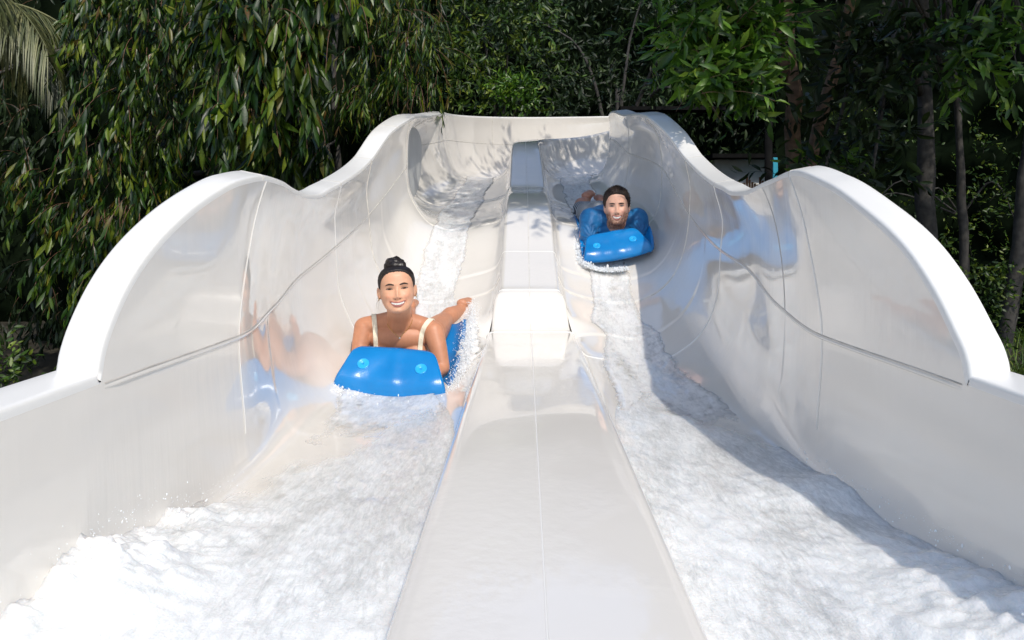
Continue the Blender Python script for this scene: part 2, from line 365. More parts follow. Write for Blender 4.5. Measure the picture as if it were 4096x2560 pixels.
def panels(P, bounds, flip, name='panel', m=None, par=None):
    prev = 0
    for b in list(bounds)+[S_END]:
        k = idx(b)
        if k > prev:
            V, q = grid(P[prev:k+1]); mesh(name, V, q[:, ::-1] if flip else q, m or M_gel, slide)
        prev = k
panels(PL[:, :NU], seamsL, False); panels(PL[:, NU-1:], seamsL, False)
panels(PR[:, :NU], seamsR, True); panels(PR[:, NU-1:], seamsR, True)
# divider top, in two halves with a centre joint
def divider():
    offs = [(0, -.035), (.003, -.02), (.010, -.008), (.022, -.0015), (.040, 0), (.07, .001)]
    mid = (dl+dr)/2
    L_ = [np.stack([dl+o, zt+z], -1) for o, z in offs]
    L_ += [np.stack([dl+.07+(mid-dl-.072)*t, zt+.001], -1) for t in (.25, .5, .75, 1)]
    R_ = [np.stack([dr-o, zt+z], -1) for o, z in offs]
    R_ += [np.stack([dr-.07-(dr-.072-mid)*t, zt+.001], -1) for t in (.25, .5, .75, 1)]
    for A, fl in ((np.stack(L_, 1), False), (np.stack(R_, 1), True)):
        P = place(A[..., 0], st[:, None], A[..., 1])
        panels(P, [3.84, 4.02, 4.6, 6.43], fl, 'divider_panel')
    return mid
mid = divider()
P = place(mid[:, None]+np.array([[-.0035, 0, .0035]]), st[:, None], zt[:, None]+np.array([[-.001, .0022, -.001]]))
k_ = idx(3.84); mesh('centre_joint', *grid(P[:k_+1]), M_rim, slide); mesh('centre_joint', *grid(P[k_:]), M_seam, slide)
def seam_line(P, k0, k1, i, r, m, name='joint', lean=0):
    """ridge of sealant across the surface at station i, columns k0..k1"""
    a = P[i, k0:k1]; t = P[min(i+1, len(P)-1), k0:k1]-P[i-1, k0:k1]
    if lean:
        k = np.arange(k0, k1); sv = st[i]+lean*np.clip(1-k/(NU-1.), 0, 1)**1.6; j = np.clip(np.searchsorted(st, sv)-1, 0, len(st)-2); f = ((sv-st[j])/(st[j+1]-st[j]))[:, None]
        a = P[j, k]*(1-f)+P[j+1, k]*f; t = P[j+1, k]-P[j, k]
    t /= np.linalg.norm(t, axis=1)[:, None]
    g = np.gradient(a, axis=0); nrm = np.cross(t, g); nrm /= np.linalg.norm(nrm, axis=1)[:, None]+1e-9
    if nrm[len(nrm)//2].dot(np.array([0, -.3, 1])) < 0: nrm = -nrm
    Q = np.stack([a-t*r-nrm*.001, a-t*r*.5+nrm*r*.45, a+t*r*.5+nrm*r*.45, a+t*r-nrm*.001], 1)
    mesh(name, *grid(Q), m, slide)
for s in seamsL:
    i = idx(s); seam_line(PL, 0, PL.shape[1] if s > 3 else NU+17, i, .0042 if s < 3 else .005, M_rim if s < 4 else M_seam, lean=.22 if s == 2.07 else 0)
for s in seamsR:
    i = idx(s); seam_line(PR, 0, NU if s == 2.42 else (PR.shape[1] if s > 3 else NU+17), i, .0042 if s < 3 else .005, M_groove if s == 2.42 else (M_rim if s < 4 else M_seam), lean=.25 if s < 3 else 0)
for s, r, m in ((3.84, .006, M_rim), (4.02, .008, M_rim), (4.6, .003, M_rim), (6.43, .006, M_seam)):
    i = idx(s); A = []
    offs = [(0, -.035), (.003, -.02), (.010, -.008), (.022, -.0015), (.040, 0), (.07, .001)]
    A = [(dl[i]+o, zt[i]+z) for o, z in offs]+[(dr[i]-o, zt[i]+z) for o, z in offs[::-1]]
    A = np.array(A); j = [i-1, i, i+1]
    PP = np.stack([place(A[:, 0], st[k], A[:, 1]+(zt[k]-zt[i])) for k in j])
    seam_line(PP, 0, len(A), 1, r, m)
# long horizontal joint between upper and lower side panels
def long_joint(P, sgn, r, m, a, b):
    i0, i1 = idx(a), idx(b)
    c = P[i0:i1, NU-1]; dn = P[i0:i1, NU]-P[i0:i1, NU-2]; dn /= np.linalg.norm(dn, axis=1)[:, None]
    t = np.gradient(c, axis=0); t /= np.linalg.norm(t, axis=1)[:, None]
    n = np.cross(dn, t); n *= np.where((n[:, 0]*sgn) > 0, -1, 1)[:, None]
    Q = np.stack([c-dn*r-n*.001, c-dn*r*.4+n*r*.6, c+dn*r*.5+n*r*.6, c+dn*r-n*.001], 1)
    mesh('long_joint', *grid(Q), m, slide)
def ledge(P, sgn, a, b):
    i0, i1 = idx(a), idx(b); c = P[i0:i1, NU-1]
    n = len(c); h = np.interp(st[i0:i1], [a, a+.05, b-.7, b], [.000, .0035, .0035, .0015])[:, None]
    ex = np.zeros((n, 3)); ex[:, 0] = -sgn
    Z = np.zeros((n, 3)); Z[:, 2] = 1
    Q = np.stack([c-Z*.011-ex*.002, c-Z*.009+ex*h*.8, c-Z*.004+ex*h, c+Z*.0-ex*.0005, c+Z*.012-ex*.003], 1)
    mesh('ledge', *grid(Q), M_gel, slide)
    Q = np.stack([c+Z*.001+ex*.001, c+Z*.0035+ex*.0018, c+Z*.006-ex*.002], 1)
    mesh('long_joint', *grid(Q), M_groove, slide)
ledge(PL, -1, 1.41, 4.3); ledge(PR, 1, 1.40, 4.3)
long_joint(PL, -1, .004, M_seam, 4.3, S_END); long_joint(PR, 1, .004, M_seam, 4.3, STURN+1)
# rims: rounded coping following the wall top, then the outer skin
def rim(c, sgn, seams):
    A = c[:, 0]; n = len(st)
    dy = np.gradient(st); dzz = np.gradient(A[:, 1])
    # smooth normal in the (s,z) plane
    for _ in range(3): dzz[1:-1] = (dzz[:-2]+2*dzz[1:-1]+dzz[2:])/4
    L_ = np.hypot(dy, dzz); ns, nz = -dzz/L_, dy/L_
    T = np.interp(st, [1.4, 2.2, 3.0, 4.3, 5.3, 9], [.080, .085, .10, .115, .15, .15])
    prof = [(0, 0), (0, .012), (-.0015, .0165), (-.005, .020), (-.010, .0215)]
    cols = []
    for du, h in prof: cols.append((du*np.ones(n), h*np.ones(n)))
    cols += [(-T*.5, .028*np.ones(n)), (-T+.014, .034*np.ones(n)), (-T+.006, .0325*np.ones(n)), (-T+.0015, .027*np.ones(n)), (-T, .010*np.ones(n)), (-T, -.05*np.ones(n))]
    pts = []
    for du, h in cols:
        u = A[:, 0]-sgn*du; s = st+ns*h; z = A[:, 1]+nz*h
        pts.append(place(u, s, z))
    P = np.stack(pts, 1)
    prev = 0
    for b in seams+[S_END]:
        k = idx(b)
        if k > prev: V, q = grid(P[prev:k+1]); mesh('rim', V, q if sgn > 0 else q[:, ::-1], M_rim, slide)
        prev = k
    for b in seams:
        i = idx(b)
        if b < 1.6 : continue
        a = P[i]; t = P[i+1]-P[i-1]; t /= np.linalg.norm(t, axis=1)[:, None]; g = np.gradient(a, axis=0); nn = np.cross(t, g); nn /= np.linalg.norm(nn, axis=1)[:, None]+1e-9
        if nn[5][2] < 0: nn = -nn
        mesh('rim_joint', *grid(np.stack([a-t*.004-nn*.001, a+nn*.0018, a+t*.004-nn*.001], 1)), M_seam, slide)
    # outer skin
    zb = np.maximum(c[:, 6, 1]-.28, GROUND)
    zb = np.where(st < 3.2, GROUND-.02, zb)
    o = P[:, -1]; out = []
    for t in (0, .3, .6, 1):
        u = A[:, 0]+sgn*(T-(.02*t)); s = st+ns*(-.05)*(1-min(1, t*3)); z = (A[:, 1]-.05)*(1-t)+zb*t
        out.append(place(u, s, z))
    out[0] = o
    Q = np.stack(out, 1); mesh('outer_skin', *grid(Q), M_out, slide)
    return Q
QL = rim(cL, -1, [1.385, 2.07+.2, 3.5, 4.3, 4.9, 5.5, 6.5, STURN+1]); QR = rim(cR, 1, [1.375, 2.32, 3.5, 4.3, 5.3, 6.5, STURN+1])
# underside
V, q = grid(np.stack([QL[:, -1]+[0, 0, .02], QR[:, -1]+[0, 0, .02]], 1)); mesh('underside', V, q, M_out, slide)
for s in (4.6, 6.4):
    for x in (-.8, .85):
        h = float(np.interp(s, [3.2, 8], [-1.0, .2])); V, f = tube([(x, s, GROUND), (x, s, h+.1)], .06, 14)
        mesh('support_post', V, f, M_steel, slide)

# water in the lanes
def near_water(name, u0, u1, sa, sb, sd, hump, sgn, label, se):
    ns, nu = 620, 190
    s = np.linspace(sa, sb, ns)[:, None]; uu = np.linspace(0, 1, nu)[None]
    u = u0+(u1-u0)*uu+0*s; S = s+0*u
    p = np.stack([u*1.0, S*.55, u*0], -1)
    a = np.clip(1-(S-1.4)/1.3, .22, 1.0)
    rg = 1-np.abs(fbm(p*7+[0, 0, 2], 4, sd))
    p2 = np.stack([u*.95+S*.30, S*.42-u*.18, u*0], -1); rg2 = 1-abs(fbm(p2*19, 3, sd+30)); z = (fbm(p*3.2, 2, sd+3)*.011+(rg-.6)*.005+(rg2-.6)*.0042+fbm(p2*45, 3, sd+9)*.0012+fbm(p2*120, 2, sd+19)*.0005)*a
    base = np.interp(S, [.25, 1.2, 1.8, 2.3, 2.9, 3.2], [-.70, -.715, -.735, -.745, -.752, -.756])
    z = base+z+hump(u, S)
    tt_ = (u-u0)/(u1-u0); e_ = se[0]+(se[1]-se[0])*tt_+.16*fbm(p*9, 3, sd+50); fade = sstep(e_+.12, e_-.25, S)
    z = base+(z-base)*fade+.006
    P = np.stack([u, S, z], -1)
    V, q = grid(P); o = mesh(name, V, q if sgn < 0 else q, M_water, None)
    cv = np.interp(S, [.3, 1.2, 2.2, 3], [.86, .72, .55, .5])+.16*fbm(p*2.2, 3, sd+60)+.3*sstep(.0, .07, z-base); cover(o, fade*cv)
    return tag(o, label, None, None, 'structure')
def humpL(u, S):
    w_ = sstep(-.55, -.86, u)
    return w_*(.10*np.exp(-((S-1.30)/.16)**2)+.035*np.exp(-((S-1.62)/.16)**2)+.03*np.exp(-((S-1.05)/.15)**2))*(1+.35*fbm(np.stack([u*14, S*16, u*0], -1), 4, 5))
def humpR(u, S):
    w_ = sstep(.45, .9, u); return w_*(.10*sstep(1.75, .9, S)+.025*np.exp(-((S-1.85)/.12)**2))*(1+.22*fbm(np.stack([u*12, S*13, u*0], -1), 4, 8))
near_water('water', -.865, -.222, .27, 3.2, 21, humpL, -1, 'churning white water in the left runout', (1.75, 2.95))
near_water('water', .286, .892, .27, 3.5, 41, humpR, 1, 'churning white water in the right runout', (3.3, 2.25))
def lane_water(P, sa, sb, k0f, k1f, sd, lift):
    i0, i1 = idx(sa), idx(sb); Q = P[i0:i1]; n = len(Q); m = 70
    cols = []
    sarr = st[i0:i1]
    k0 = np.interp(sarr, *k0f)+.9*fbm(np.stack([sarr*3, sarr*0, sarr*0], -1), 4, sd)
    k1 = np.interp(sarr, *k1f)+.9*fbm(np.stack([sarr*3, sarr*0+5, sarr*0], -1), 4, sd+3)
    tt = np.linspace(0, 1, m)
    kk = k0[:, None]+(k1-k0)[:, None]*tt[None]
    kk = np.clip(kk, 0, Q.shape[1]-1.001); ki = kk.astype(int); f = (kk-ki)[..., None]; r = np.arange(n)[:, None]
    B = Q[r, ki]*(1-f)+Q[r, ki+1]*f
    du = np.gradient(B, axis=1); dv = np.gradient(B, axis=0); nn = np.cross(du, dv); nn /= np.linalg.norm(nn, axis=-1)[..., None]
    nn = np.where(nn[..., 2:3] < 0, -nn, nn)
    edge = np.minimum(1, np.sin(np.pi*tt)*2.5)[None]
    en = (sstep(sa, sa+.6, sarr)*sstep(sb, sb-.2, sarr))[:, None]
    h = (-.004+edge*en*(lift+.004)+edge*en*(fbm(B*22, 3, sd)*.0012+fbm(B*70, 2, sd+5)*.0018))
    B = B+nn*h[..., None]
    cv = np.clip(np.clip(np.sin(np.pi*tt)*2.4, 0, 1)[None]*np.clip(en*1.1, 0, 1)*1.35-.55+.30*fbm(B*np.array([16, 4, 4]), 3, sd+8)+.22*fbm(B*34, 3, sd+9), 0, .8)
    return B, cv
def idk(p, i, u):      # column index on the lower surface nearest lateral position u
    seg = p[i, NU-1:, 0]; return NU-1+int(np.argmin(abs(seg-u)))
def kf(p, ss, us): return (ss, [idk(p, idx(a), b) for a, b in zip(ss, us)])
BL, cvL = lane_water(PL, 2.1, S_END-.4, kf(pL, [2.4, 3.0, 3.6, 4.3, 5.3, 6.5, 8, 11], [-.80, -.80, -.76, -.74, -.72, -.76, -.74, -.74]), kf(pL, [2.4, 3.0, 3.6, 4.3, 5.3, 6.5, 8, 11], [-.27, -.33, -.38, -.42, -.42, -.38, -.36, -.36]), 3, .009)
tag(cover(mesh('water', *grid(BL), M_foamw), cvL), 'sheet of foam running down the left lane', None, None, 'structure')
BR, cvR = lane_water(PR, 2.3, S_END-.4, kf(pR, [2.6, 3.0, 3.6, 4.3, 5.3, 6.5, 8, 11], [.84, .80, .76, .72, .72, .74, .76, .76]), kf(pR, [2.6, 3.0, 3.6, 4.3, 5.3, 6.5, 8, 11], [.33, .36, .38, .40, .42, .38, .38, .38]), 9, .009)
tag(cover(mesh('water', *grid(BR[:, ::-1]), M_foamw), cvR[:, ::-1]), 'sheet of foam running down the right lane', None, None, 'structure')

# ------------------------------------------------------------------ riders and mats
def skin_mat(name):
    m, nt, b = mat(name)
    a = N(nt, 'ShaderNodeVertexColor'); a.layer_name = 'tone'
    c = coords(nt); n = N(nt, 'ShaderNodeTexNoise', Scale=45, Detail=4); nt.links.new(c, n.inputs['Vector'])
    mx = N(nt, 'ShaderNodeMixRGB', blend_type='MULTIPLY', Fac=.35); nt.links.new(a.outputs[0], mx.inputs[1])
    nt.links.new(ramp(nt, n.outputs['Fac'], [(.3, (.8, .74, .7)), (.7, (1.1, 1.08, 1.05))]), mx.inputs[2]); nt.links.new(mx.outputs[0], b.inputs['Base Color'])
    b.inputs['Roughness'].default_value = .48; b.inputs['Subsurface Weight'].default_value = .10; b.inputs['Subsurface Radius'].default_value = (1, .35, .2); b.inputs['Subsurface Scale'].default_value = .008
    b.inputs['Specular IOR Level'].default_value = .45
    bp = N(nt, 'ShaderNodeBump', Strength=.08, Distance=.002); n2 = N(nt, 'ShaderNodeTexNoise', Scale=260, Detail=3); nt.links.new(c, n2.inputs['Vector']); nt.links.new(n2.outputs['Fac'], bp.inputs['Height']); nt.links.new(bp.outputs[0], b.inputs['Normal'])
    return m
M_skin = skin_mat('skin')
def hair_mat(name, col, rough=.3, sc=(260, 260, 30)):
    m, nt, b = mat(name); c = coords(nt, sc); n = N(nt, 'ShaderNodeTexNoise', Scale=1, Detail=4); nt.links.new(c, n.inputs['Vector'])
    nt.links.new(ramp(nt, n.outputs['Fac'], [(.3, tuple(x*.5 for x in col)), (.7, tuple(x*1.6 for x in col))]), b.inputs['Base Color'])
    b.inputs['Roughness'].default_value = rough; bp = N(nt, 'ShaderNodeBump', Strength=.6, Distance=.002); nt.links.new(n.outputs['Fac'], bp.inputs['Height']); nt.links.new(bp.outputs[0], b.inputs['Normal'])
    return m
M_hairw = hair_mat('dark_hair', (.014, .009, .007), .36)
M_hairm = hair_mat('brown_hair', (.024, .013, .008), .6, (200, 200, 200))
M_beard = simple('beard_hair', (.16, .065, .028), .6, .35, 90)
M_brow = simple('brow_hair', (.035, .020, .014), .7, .3, 60)
M_lip = simple('lip', (.44, .14, .11), .3, .08, 30)
M_mouth = simple('mouth_inside', (.07, .018, .015), .6, .1, 30)
M_teeth = simple('tooth_enamel', (.78, .74, .68), .2, .03, 40)
M_eyew = simple('eye_white', (.42, .37, .34), .15, .03, 40)
M_iris = simple('iris_brown', (.035, .018, .010), .1, .2, 40)
M_iris2 = simple('iris_grey', (.10, .11, .11), .1, .2, 40)
M_lash = simple('lash_line', (.015, .009, .007), .7, .1, 40)
M_gold = simple('gold', (.65, .42, .15), .25, .05, 40, 0, Metallic=1.0)
M_suit = simple('cream_ribbed_fabric', (.84, .76, .59), .8, .06, 180, .3)
M_nail = simple('nail', (.55, .33, .27), .25, .05, 40)
def fabric_blue():
    m, nt, b = mat('blue_rash_fabric'); c = coords(nt); n = N(nt, 'ShaderNodeTexNoise', Scale=14, Detail=6, Distortion=1.2); nt.links.new(c, n.inputs['Vector'])
    nt.links.new(ramp(nt, n.outputs['Fac'], [(.3, (.001, .09, .26)), (.7, (.002, .15, .38))]), b.inputs['Base Color']); b.inputs['Roughness'].default_value = .58
    w1 = N(nt, 'ShaderNodeTexWave', Scale=5, Distortion=5, Detail=2); nt.links.new(c, w1.inputs['Vector'])
    bp = N(nt, 'ShaderNodeBump', Strength=.12, Distance=.010); nt.links.new(w1.outputs['Fac'], bp.inputs['Height']); nt.links.new(bp.outputs[0], b.inputs['Normal']); b.inputs['Sheen Weight'].default_value = .1
    return m
M_rash = fabric_blue()
def stripes():
    m, nt, b = mat('striped_fabric'); c = coords(nt); w1 = N(nt, 'ShaderNodeTexWave', Scale=38, Distortion=.3); w1.bands_direction = 'X'; nt.links.new(c, w1.inputs['Vector'])
    nt.links.new(ramp(nt, w1.outputs['Fac'], [(.45, (.012, .016, .03)), (.55, (.42, .45, .48))]), b.inputs['Base Color']); b.inputs['Roughness'].default_value = .8
    return m
M_stripe = stripes()
def foam_mat():
    m, nt, b = mat('blue_foam'); c = coords(nt); n = N(nt, 'ShaderNodeTexNoise', Scale=5, Detail=4); nt.links.new(c, n.inputs['Vector'])
    nt.links.new(ramp(nt, n.outputs['Fac'], [(.3, (.001, .165, .46)), (.7, (.002, .21, .55))]), b.inputs['Base Color'])
    b.inputs['Roughness'].default_value = .26; b.inputs['Specular IOR Level'].default_value = .55
    n2 = N(nt, 'ShaderNodeTexNoise', Scale=160, Detail=3); nt.links.new(c, n2.inputs['Vector']); n3 = N(nt, 'ShaderNodeTexNoise', Scale=7, Detail=2); nt.links.new(c, n3.inputs['Vector'])
    b1 = N(nt, 'ShaderNodeBump', Strength=.22, Distance=.0025); nt.links.new(n2.outputs['Fac'], b1.inputs['Height'])
    b2 = N(nt, 'ShaderNodeBump', Strength=.35, Distance=.02); nt.links.new(n3.outputs['Fac'], b2.inputs['Height']); nt.links.new(b1.outputs[0], b2.inputs['Normal']); nt.links.new(b2.outputs[0], b.inputs['Normal'])
    return m
M_foam = foam_mat()
M_plug = simple('plug_plastic', (.02, .38, .78), .2, .05, 20)

# body building: overlapping tapered limbs fused into one skin by a voxel remesh
def rcone(a, b, ra, rb, seg=20, sx=1.0, side=None):
    a = Vector(a); b = Vector(b); d = (b-a); L = max(d.length, 1e-5); d /= L
    x = (Vector(side) if side else d.orthogonal()); x = (x-d*x.dot(d)).normalized(); y = d.cross(x)
    V = []; prof = []
    for k in range(7): t = math.pi/2*k/6; prof.append((-ra*math.cos(t), ra*math.sin(t)))
    for k in range(1, 6): prof.append((L*k/6, ra+(rb-ra)*k/6))
    for k in range(7): t = math.pi/2*k/6; prof.append((L+rb*math.sin(t), rb*math.cos(t)))
    for h, r in prof:
        for k in range(seg): an = 2*math.pi*k/seg; V.append(a+d*h+(x*math.cos(an)*sx+y*math.sin(an))*max(r, 1e-4))
    Fc = [(i*seg+k, i*seg+(k+1) % seg, (i+1)*seg+(k+1) % seg, (i+1)*seg+k) for i in range(len(prof)-1) for k in range(seg)]
    Fc.append(tuple(range(seg))[::-1]); Fc.append(tuple((len(prof)-1)*seg+k for k in range(seg)))
    return V, Fc
def ell(c, r, M=None, n=18, m=24):
    V = []
    for i in range(n+1):
        t = math.pi*i/n
        for k in range(m): p = 2*math.pi*k/m; v = Vector((r[0]*math.sin(t)*math.cos(p), r[1]*math.sin(t)*math.sin(p), r[2]*math.cos(t))); V.append((M @ v if M else v)+Vector(c))
    return V, [(i*m+k, (i+1)*m+k, (i+1)*m+(k+1) % m, i*m+(k+1) % m) for i in range(n) for k in range(m)]
def fuse(mb, vox, it=4, fac=.5):
    me = bpy.data.meshes.new('t'); me.from_pydata(mb.V, [], mb.F); o = bpy.data.objects.new('t', me); C.objects.link(o)
    r = o.modifiers.new('r', 'REMESH'); r.mode = 'VOXEL'; r.voxel_size = vox; r.use_smooth_shade = True
    s = o.modifiers.new('s', 'SMOOTH'); s.iterations = it; s.factor = fac
    dg = bpy.context.evaluated_depsgraph_get(); ev = o.evaluated_get(dg); m2 = bpy.data.meshes.new_from_object(ev)
    bpy.data.objects.remove(o); bpy.data.meshes.remove(me)
    m2.polygons.foreach_set('use_smooth', [True]*len(m2.polygons)); return m2
KZ = [-.118, -.113, -.1, -.08, -.05, -.02, 0, .03, .06, .082, .098, .109, .113]
KW = [.0, .027, .047, .0625, .0735, .0785, .0790, .079, .076, .066, .048, .022, 0]
KC = [.05, .048, .04, .02, .0, -.01, -.012, -.014, -.016, -.018, -.02, -.02, -.02]
KF = [.05, .074, .083, .086, .086, .085, .083, .089, .087, .074, .050, .015, -.02]
KB = [.05, .01, -.02, -.05, -.075, -.09, -.095, -.1, -.098, -.087, -.065, -.035, -.02]
def head_surf(z, a, male=False):
    """head-local point: (x right, f forward, z up); arrays"""
    z, a = np.broadcast_arrays(np.asarray(z, float), np.asarray(a, float)); zz = z.ravel()
    w_ = pchip(KZ, np.array(KW), zz).reshape(z.shape); c = pchip(KZ, np.array(KC), zz).reshape(z.shape); fr = pchip(KZ, np.array(KF), zz).reshape(z.shape); bk = pchip(KZ, np.array(KB), zz).reshape(z.shape)
    if male: w_ = w_*np.interp(z, [-.118, -.09, -.03, .1], [1.1, 1.10, 1.03, 1.02])
    e = .86
    ca, sa = np.cos(a), np.sin(a)
    x = w_*np.sign(sa)*abs(sa)**.93; f = c+np.where(ca > 0, (fr-c), (c-bk))*np.sign(ca)*abs(ca)**e
    G = lambda x0, z0, sx, sz: np.exp(-((x-x0)/sx)**2-((z-z0)/sz)**2)
    front = sstep(.0, .5, ca)
    d = 0
    ridge = np.interp(z, [-.050, -.0455, -.040, -.032, -.018, 0, .015, .03], [0, .013, .0235, .026, .018, .010, .003, 0])
    sw = np.interp(z, [-.05, -.035, -.015, .01], [.011, .0100, .0070, .008])
    d = d+ridge*np.exp(-(x/sw)**2)
    for s in (-1, 1):
        d = d+.0095*G(s*.0135, -.0405, .0062, .0065)             # nostril wings
        d = d-.0095*G(s*.033, .000, .015, .010)+.0035*G(s*.034, -.001, .010, .0055)   # socket, lid
        d = d+.0035*G(s*.030, .021, .020, .007)
        d = d+.0095*G(s*.045, -.034, .018, .016)            # cheek raised by the smile
        d = d-.0040*G(s*.036, -.056, .0055, .016)            # fold beside the mouth
    d = d+.004*G(0, -.066, .026, .014)+.005*G(0, -.104, .016, .010)-.003*G(0, -.088, .02, .006)
    return np.stack([x, f+d*front, z], -1)
class Head:
    def __init__(s, c, tilt, sc=(1, 1, 1), male=False, yaw=0, pitch=0):
        s.c = Vector(c); f = (-s.c).normalized(); x = f.cross(Vector((0, 0, 1))).normalized()*-1
        # x must be image right
        if x.x < 0: x = -x
        z = x.cross(-f).normalized()
        if z.z < 0: z = -z
        Mx = Matrix((x, f, z)).transposed()
        s.M = Mx @ Matrix.Rotation(tilt, 3, 'Y') @ Matrix.Rotation(pitch, 3, 'X') @ Matrix.Rotation(yaw, 3, 'Z'); s.sc = sc; s.male = male
        s.Mi = s.M.inverted(); s.A = np.array(s.M)
    def w(s, p): p = np.asarray(p, float)*np.array(s.sc); return p @ s.A.T+np.array(s.c)
    def loc(s, P): return ((np.asarray(P)-np.array(s.c)) @ s.A)/np.array(s.sc)
    def build(s, mb):
        zs = np.concatenate([np.linspace(-.118, .110, 110), [.1127]]); a = np.linspace(-math.pi, math.pi, 121)[:-1]
        P = head_surf(zs[:, None], a[None], s.male); W = s.w(P); n, m = P.shape[:2]
        F_ = [(i*m+k, i*m+(k+1) % m, (i+1)*m+(k+1) % m, (i+1)*m+k) for i in range(n-1) for k in range(m)]
        F_.append(tuple(range(m))[::-1]); F_.append(tuple((n-1)*m+k for k in range(m))); mb.add(W.reshape(-1, 3).tolist(), F_)
        for sd in (-1, 1):
            t = Matrix.Rotation(sd*.35, 3, 'Z')
            V, f = ell((0, 0, 0), (.007, .017, .029), t); V = s.w(np.array([tuple(v) for v in V])+[sd*.083, -.008, -.016]); mb.add(V.tolist(), f)
            V, f = tube([(sd*.086, .004, -.038), (sd*.090, -.008, -.02), (sd*.091, -.014, 0), (sd*.088, -.008, .012), (sd*.084, 0, .006)], .0042, 8); mb.add(s.w(np.array([tuple(v) for v in V])).tolist(), f)
    def proj(s, bvh, x, z, off):
        """head-local (x,z) arrays -> points on the real skin seen from the front"""
        x = np.asarray(x, float); z = np.asarray(z, float); sh = x.shape; out = []
        fd = s.M @ Vector((0, -1, 0))
        for a, b in zip(x.ravel(), z.ravel()):
            o = Vector(s.w((a, .2, b))); h = bvh.ray_cast(o, fd)
            p = h[0] if h[0] is not None else Vector(s.w((a, .07, b)))
            out.append(tuple(p-fd*off if np.isscalar(off) else p-fd*off))
        return np.array(out).reshape(sh+(3,))
def patch(H, bvh, cx, cz_top, cz_bot, off, name, m, parent, edge=.0, nv=5):
    """strip between two curves given at stations cx"""
    cx = np.array(cx); t = np.linspace(0, 1, nv)[:, None]; Z = np.array(cz_top)[None]*(1-t)+np.array(cz_bot)[None]*t; X = cx[None]+0*Z
    P = H.proj(bvh, X, Z, 0.0); bulge = np.sin(np.pi*t)*off*np.sin(np.pi*np.linspace(0.03, .97, len(cx)))[None]**.4+edge
    P = P+bulge[..., None]*np.array(H.M @ Vector((0, 1, 0)))
    V, q = grid(P); return mesh(name, V, q, m, parent)
def finish(me, H, base, fn, name, parent):
    n = len(me.vertices); co = np.zeros(n*3, np.float32); me.vertices.foreach_get('co', co); co = co.reshape(-1, 3)
    L = H.loc(co); col = np.tile(np.array(base)[None], (n, 1)); col = fn(L, co, col)
    at = me.color_attributes.new('tone', 'FLOAT_COLOR', 'POINT'); at.data.foreach_set('color', np.concatenate([col, np.ones((n, 1))], 1).astype(np.float32).ravel())
    me.color_attributes.active_color = at
    me.materials.append(M_skin); return link(name, me, parent)
def face(H, bvh, par, male, mw, mz, op, eye_open, iris):
    """brows, eyes, mouth"""
    for s in (-1, 1):
        xs = np.linspace(.013, .052, 12)*s; k = np.linspace(0, 1, 12)
        th = .0036*np.sin(np.pi*np.clip(k*.86+.12, 0, 1))**.7+.0006
        zc = (.0195+.0055*np.sin(k*2.4) - .0045*k**3) if not male else (.0145+.003*np.sin(k*2.6)-.001*k)
        patch(H, bvh, xs, zc+th, zc-th, .0012, 'eyebrow', M_brow, par, .0008, 4)
        xs = np.linspace(.0205, .0475, 13)*s; k = np.linspace(0, 1, 13); e = np.sin(np.pi*k)**.8
        zc = .0008+.0012*k; up = zc+e*eye_open; lo = zc-e*eye_open*.75
        ew = patch(H, bvh, xs, up, lo, .0010, 'eye', M_eyew, par, .0012)
        ic = .034*s; r = .0068; xi = np.linspace(ic-r, ic+r, 9); ei = np.sqrt(np.clip(1-((xi-ic)/r)**2, 0, 1)); zt_ = np.minimum(.0014+ei*r, .0014+eye_open*.93); zb_ = np.maximum(.0014-ei*r, .0014-eye_open*.68)
        patch(H, bvh, xi, zt_, zb_, .0003, 'iris', iris, ew, .0026)
        patch(H, bvh, np.linspace(.019, .0505, 13)*s, up+.0015+.0004*k, up-.0002, .0008, 'lash', M_lash, ew, .0022, 3)
        patch(H, bvh, xs, lo+.0001, lo-.0006, .0004, 'lower_lash', M_brow if male else M_lash, ew, .0016, 3)
        xs = np.linspace(.008, .0135, 6)*s; patch(H, bvh, xs, np.full(6, -.0455), np.full(6, -.0485), .0002, 'nostril', M_mouth, par, .0010, 3)
    # smile: corners raised
    k = np.linspace(-1, 1, 25); c = mz+.0075*k**2*1.3
    e = np.sqrt(np.clip(1-abs(k)**2.2, 0, 1)); x = k*mw
    ut = c+.0018+e*(.0065 - .0012*np.exp(-(k/.12)**2)); ul = c+e*.0012-.0002
    lt_ = c-e*op; lb = c-e*(op+.0078)-.0004
    mo = patch(H, bvh, x*.97, ul+.0005, lt_-.0005, -.001, 'mouth', M_mouth, par, .0012)
    # row of upper teeth
    nt_ = 8; tx = np.linspace(-mw*.80, mw*.80, nt_+1)
    for i in range(nt_):
        a, b = tx[i], tx[i+1]; xi = np.linspace(a+(b-a)*.04, b-(b-a)*.04, 4); kk = xi/mw; cc = mz+.0075*kk**2*1.3; ee = np.sqrt(np.clip(1-abs(kk)**2.2, 0, 1))
        patch(H, bvh, xi, cc+ee*.0012, cc-ee*(op*.80)+.0004*abs(np.linspace(-1, 1, 4)), .0006, 'tooth', M_teeth, mo, .0022, 3)
    patch(H, bvh, x, ut, ul, .0030, 'upper_lip', M_lip, par, .0012); patch(H, bvh, x*.93, lt_, lb, .0034, 'lower_lip', M_lip, par, .0012)
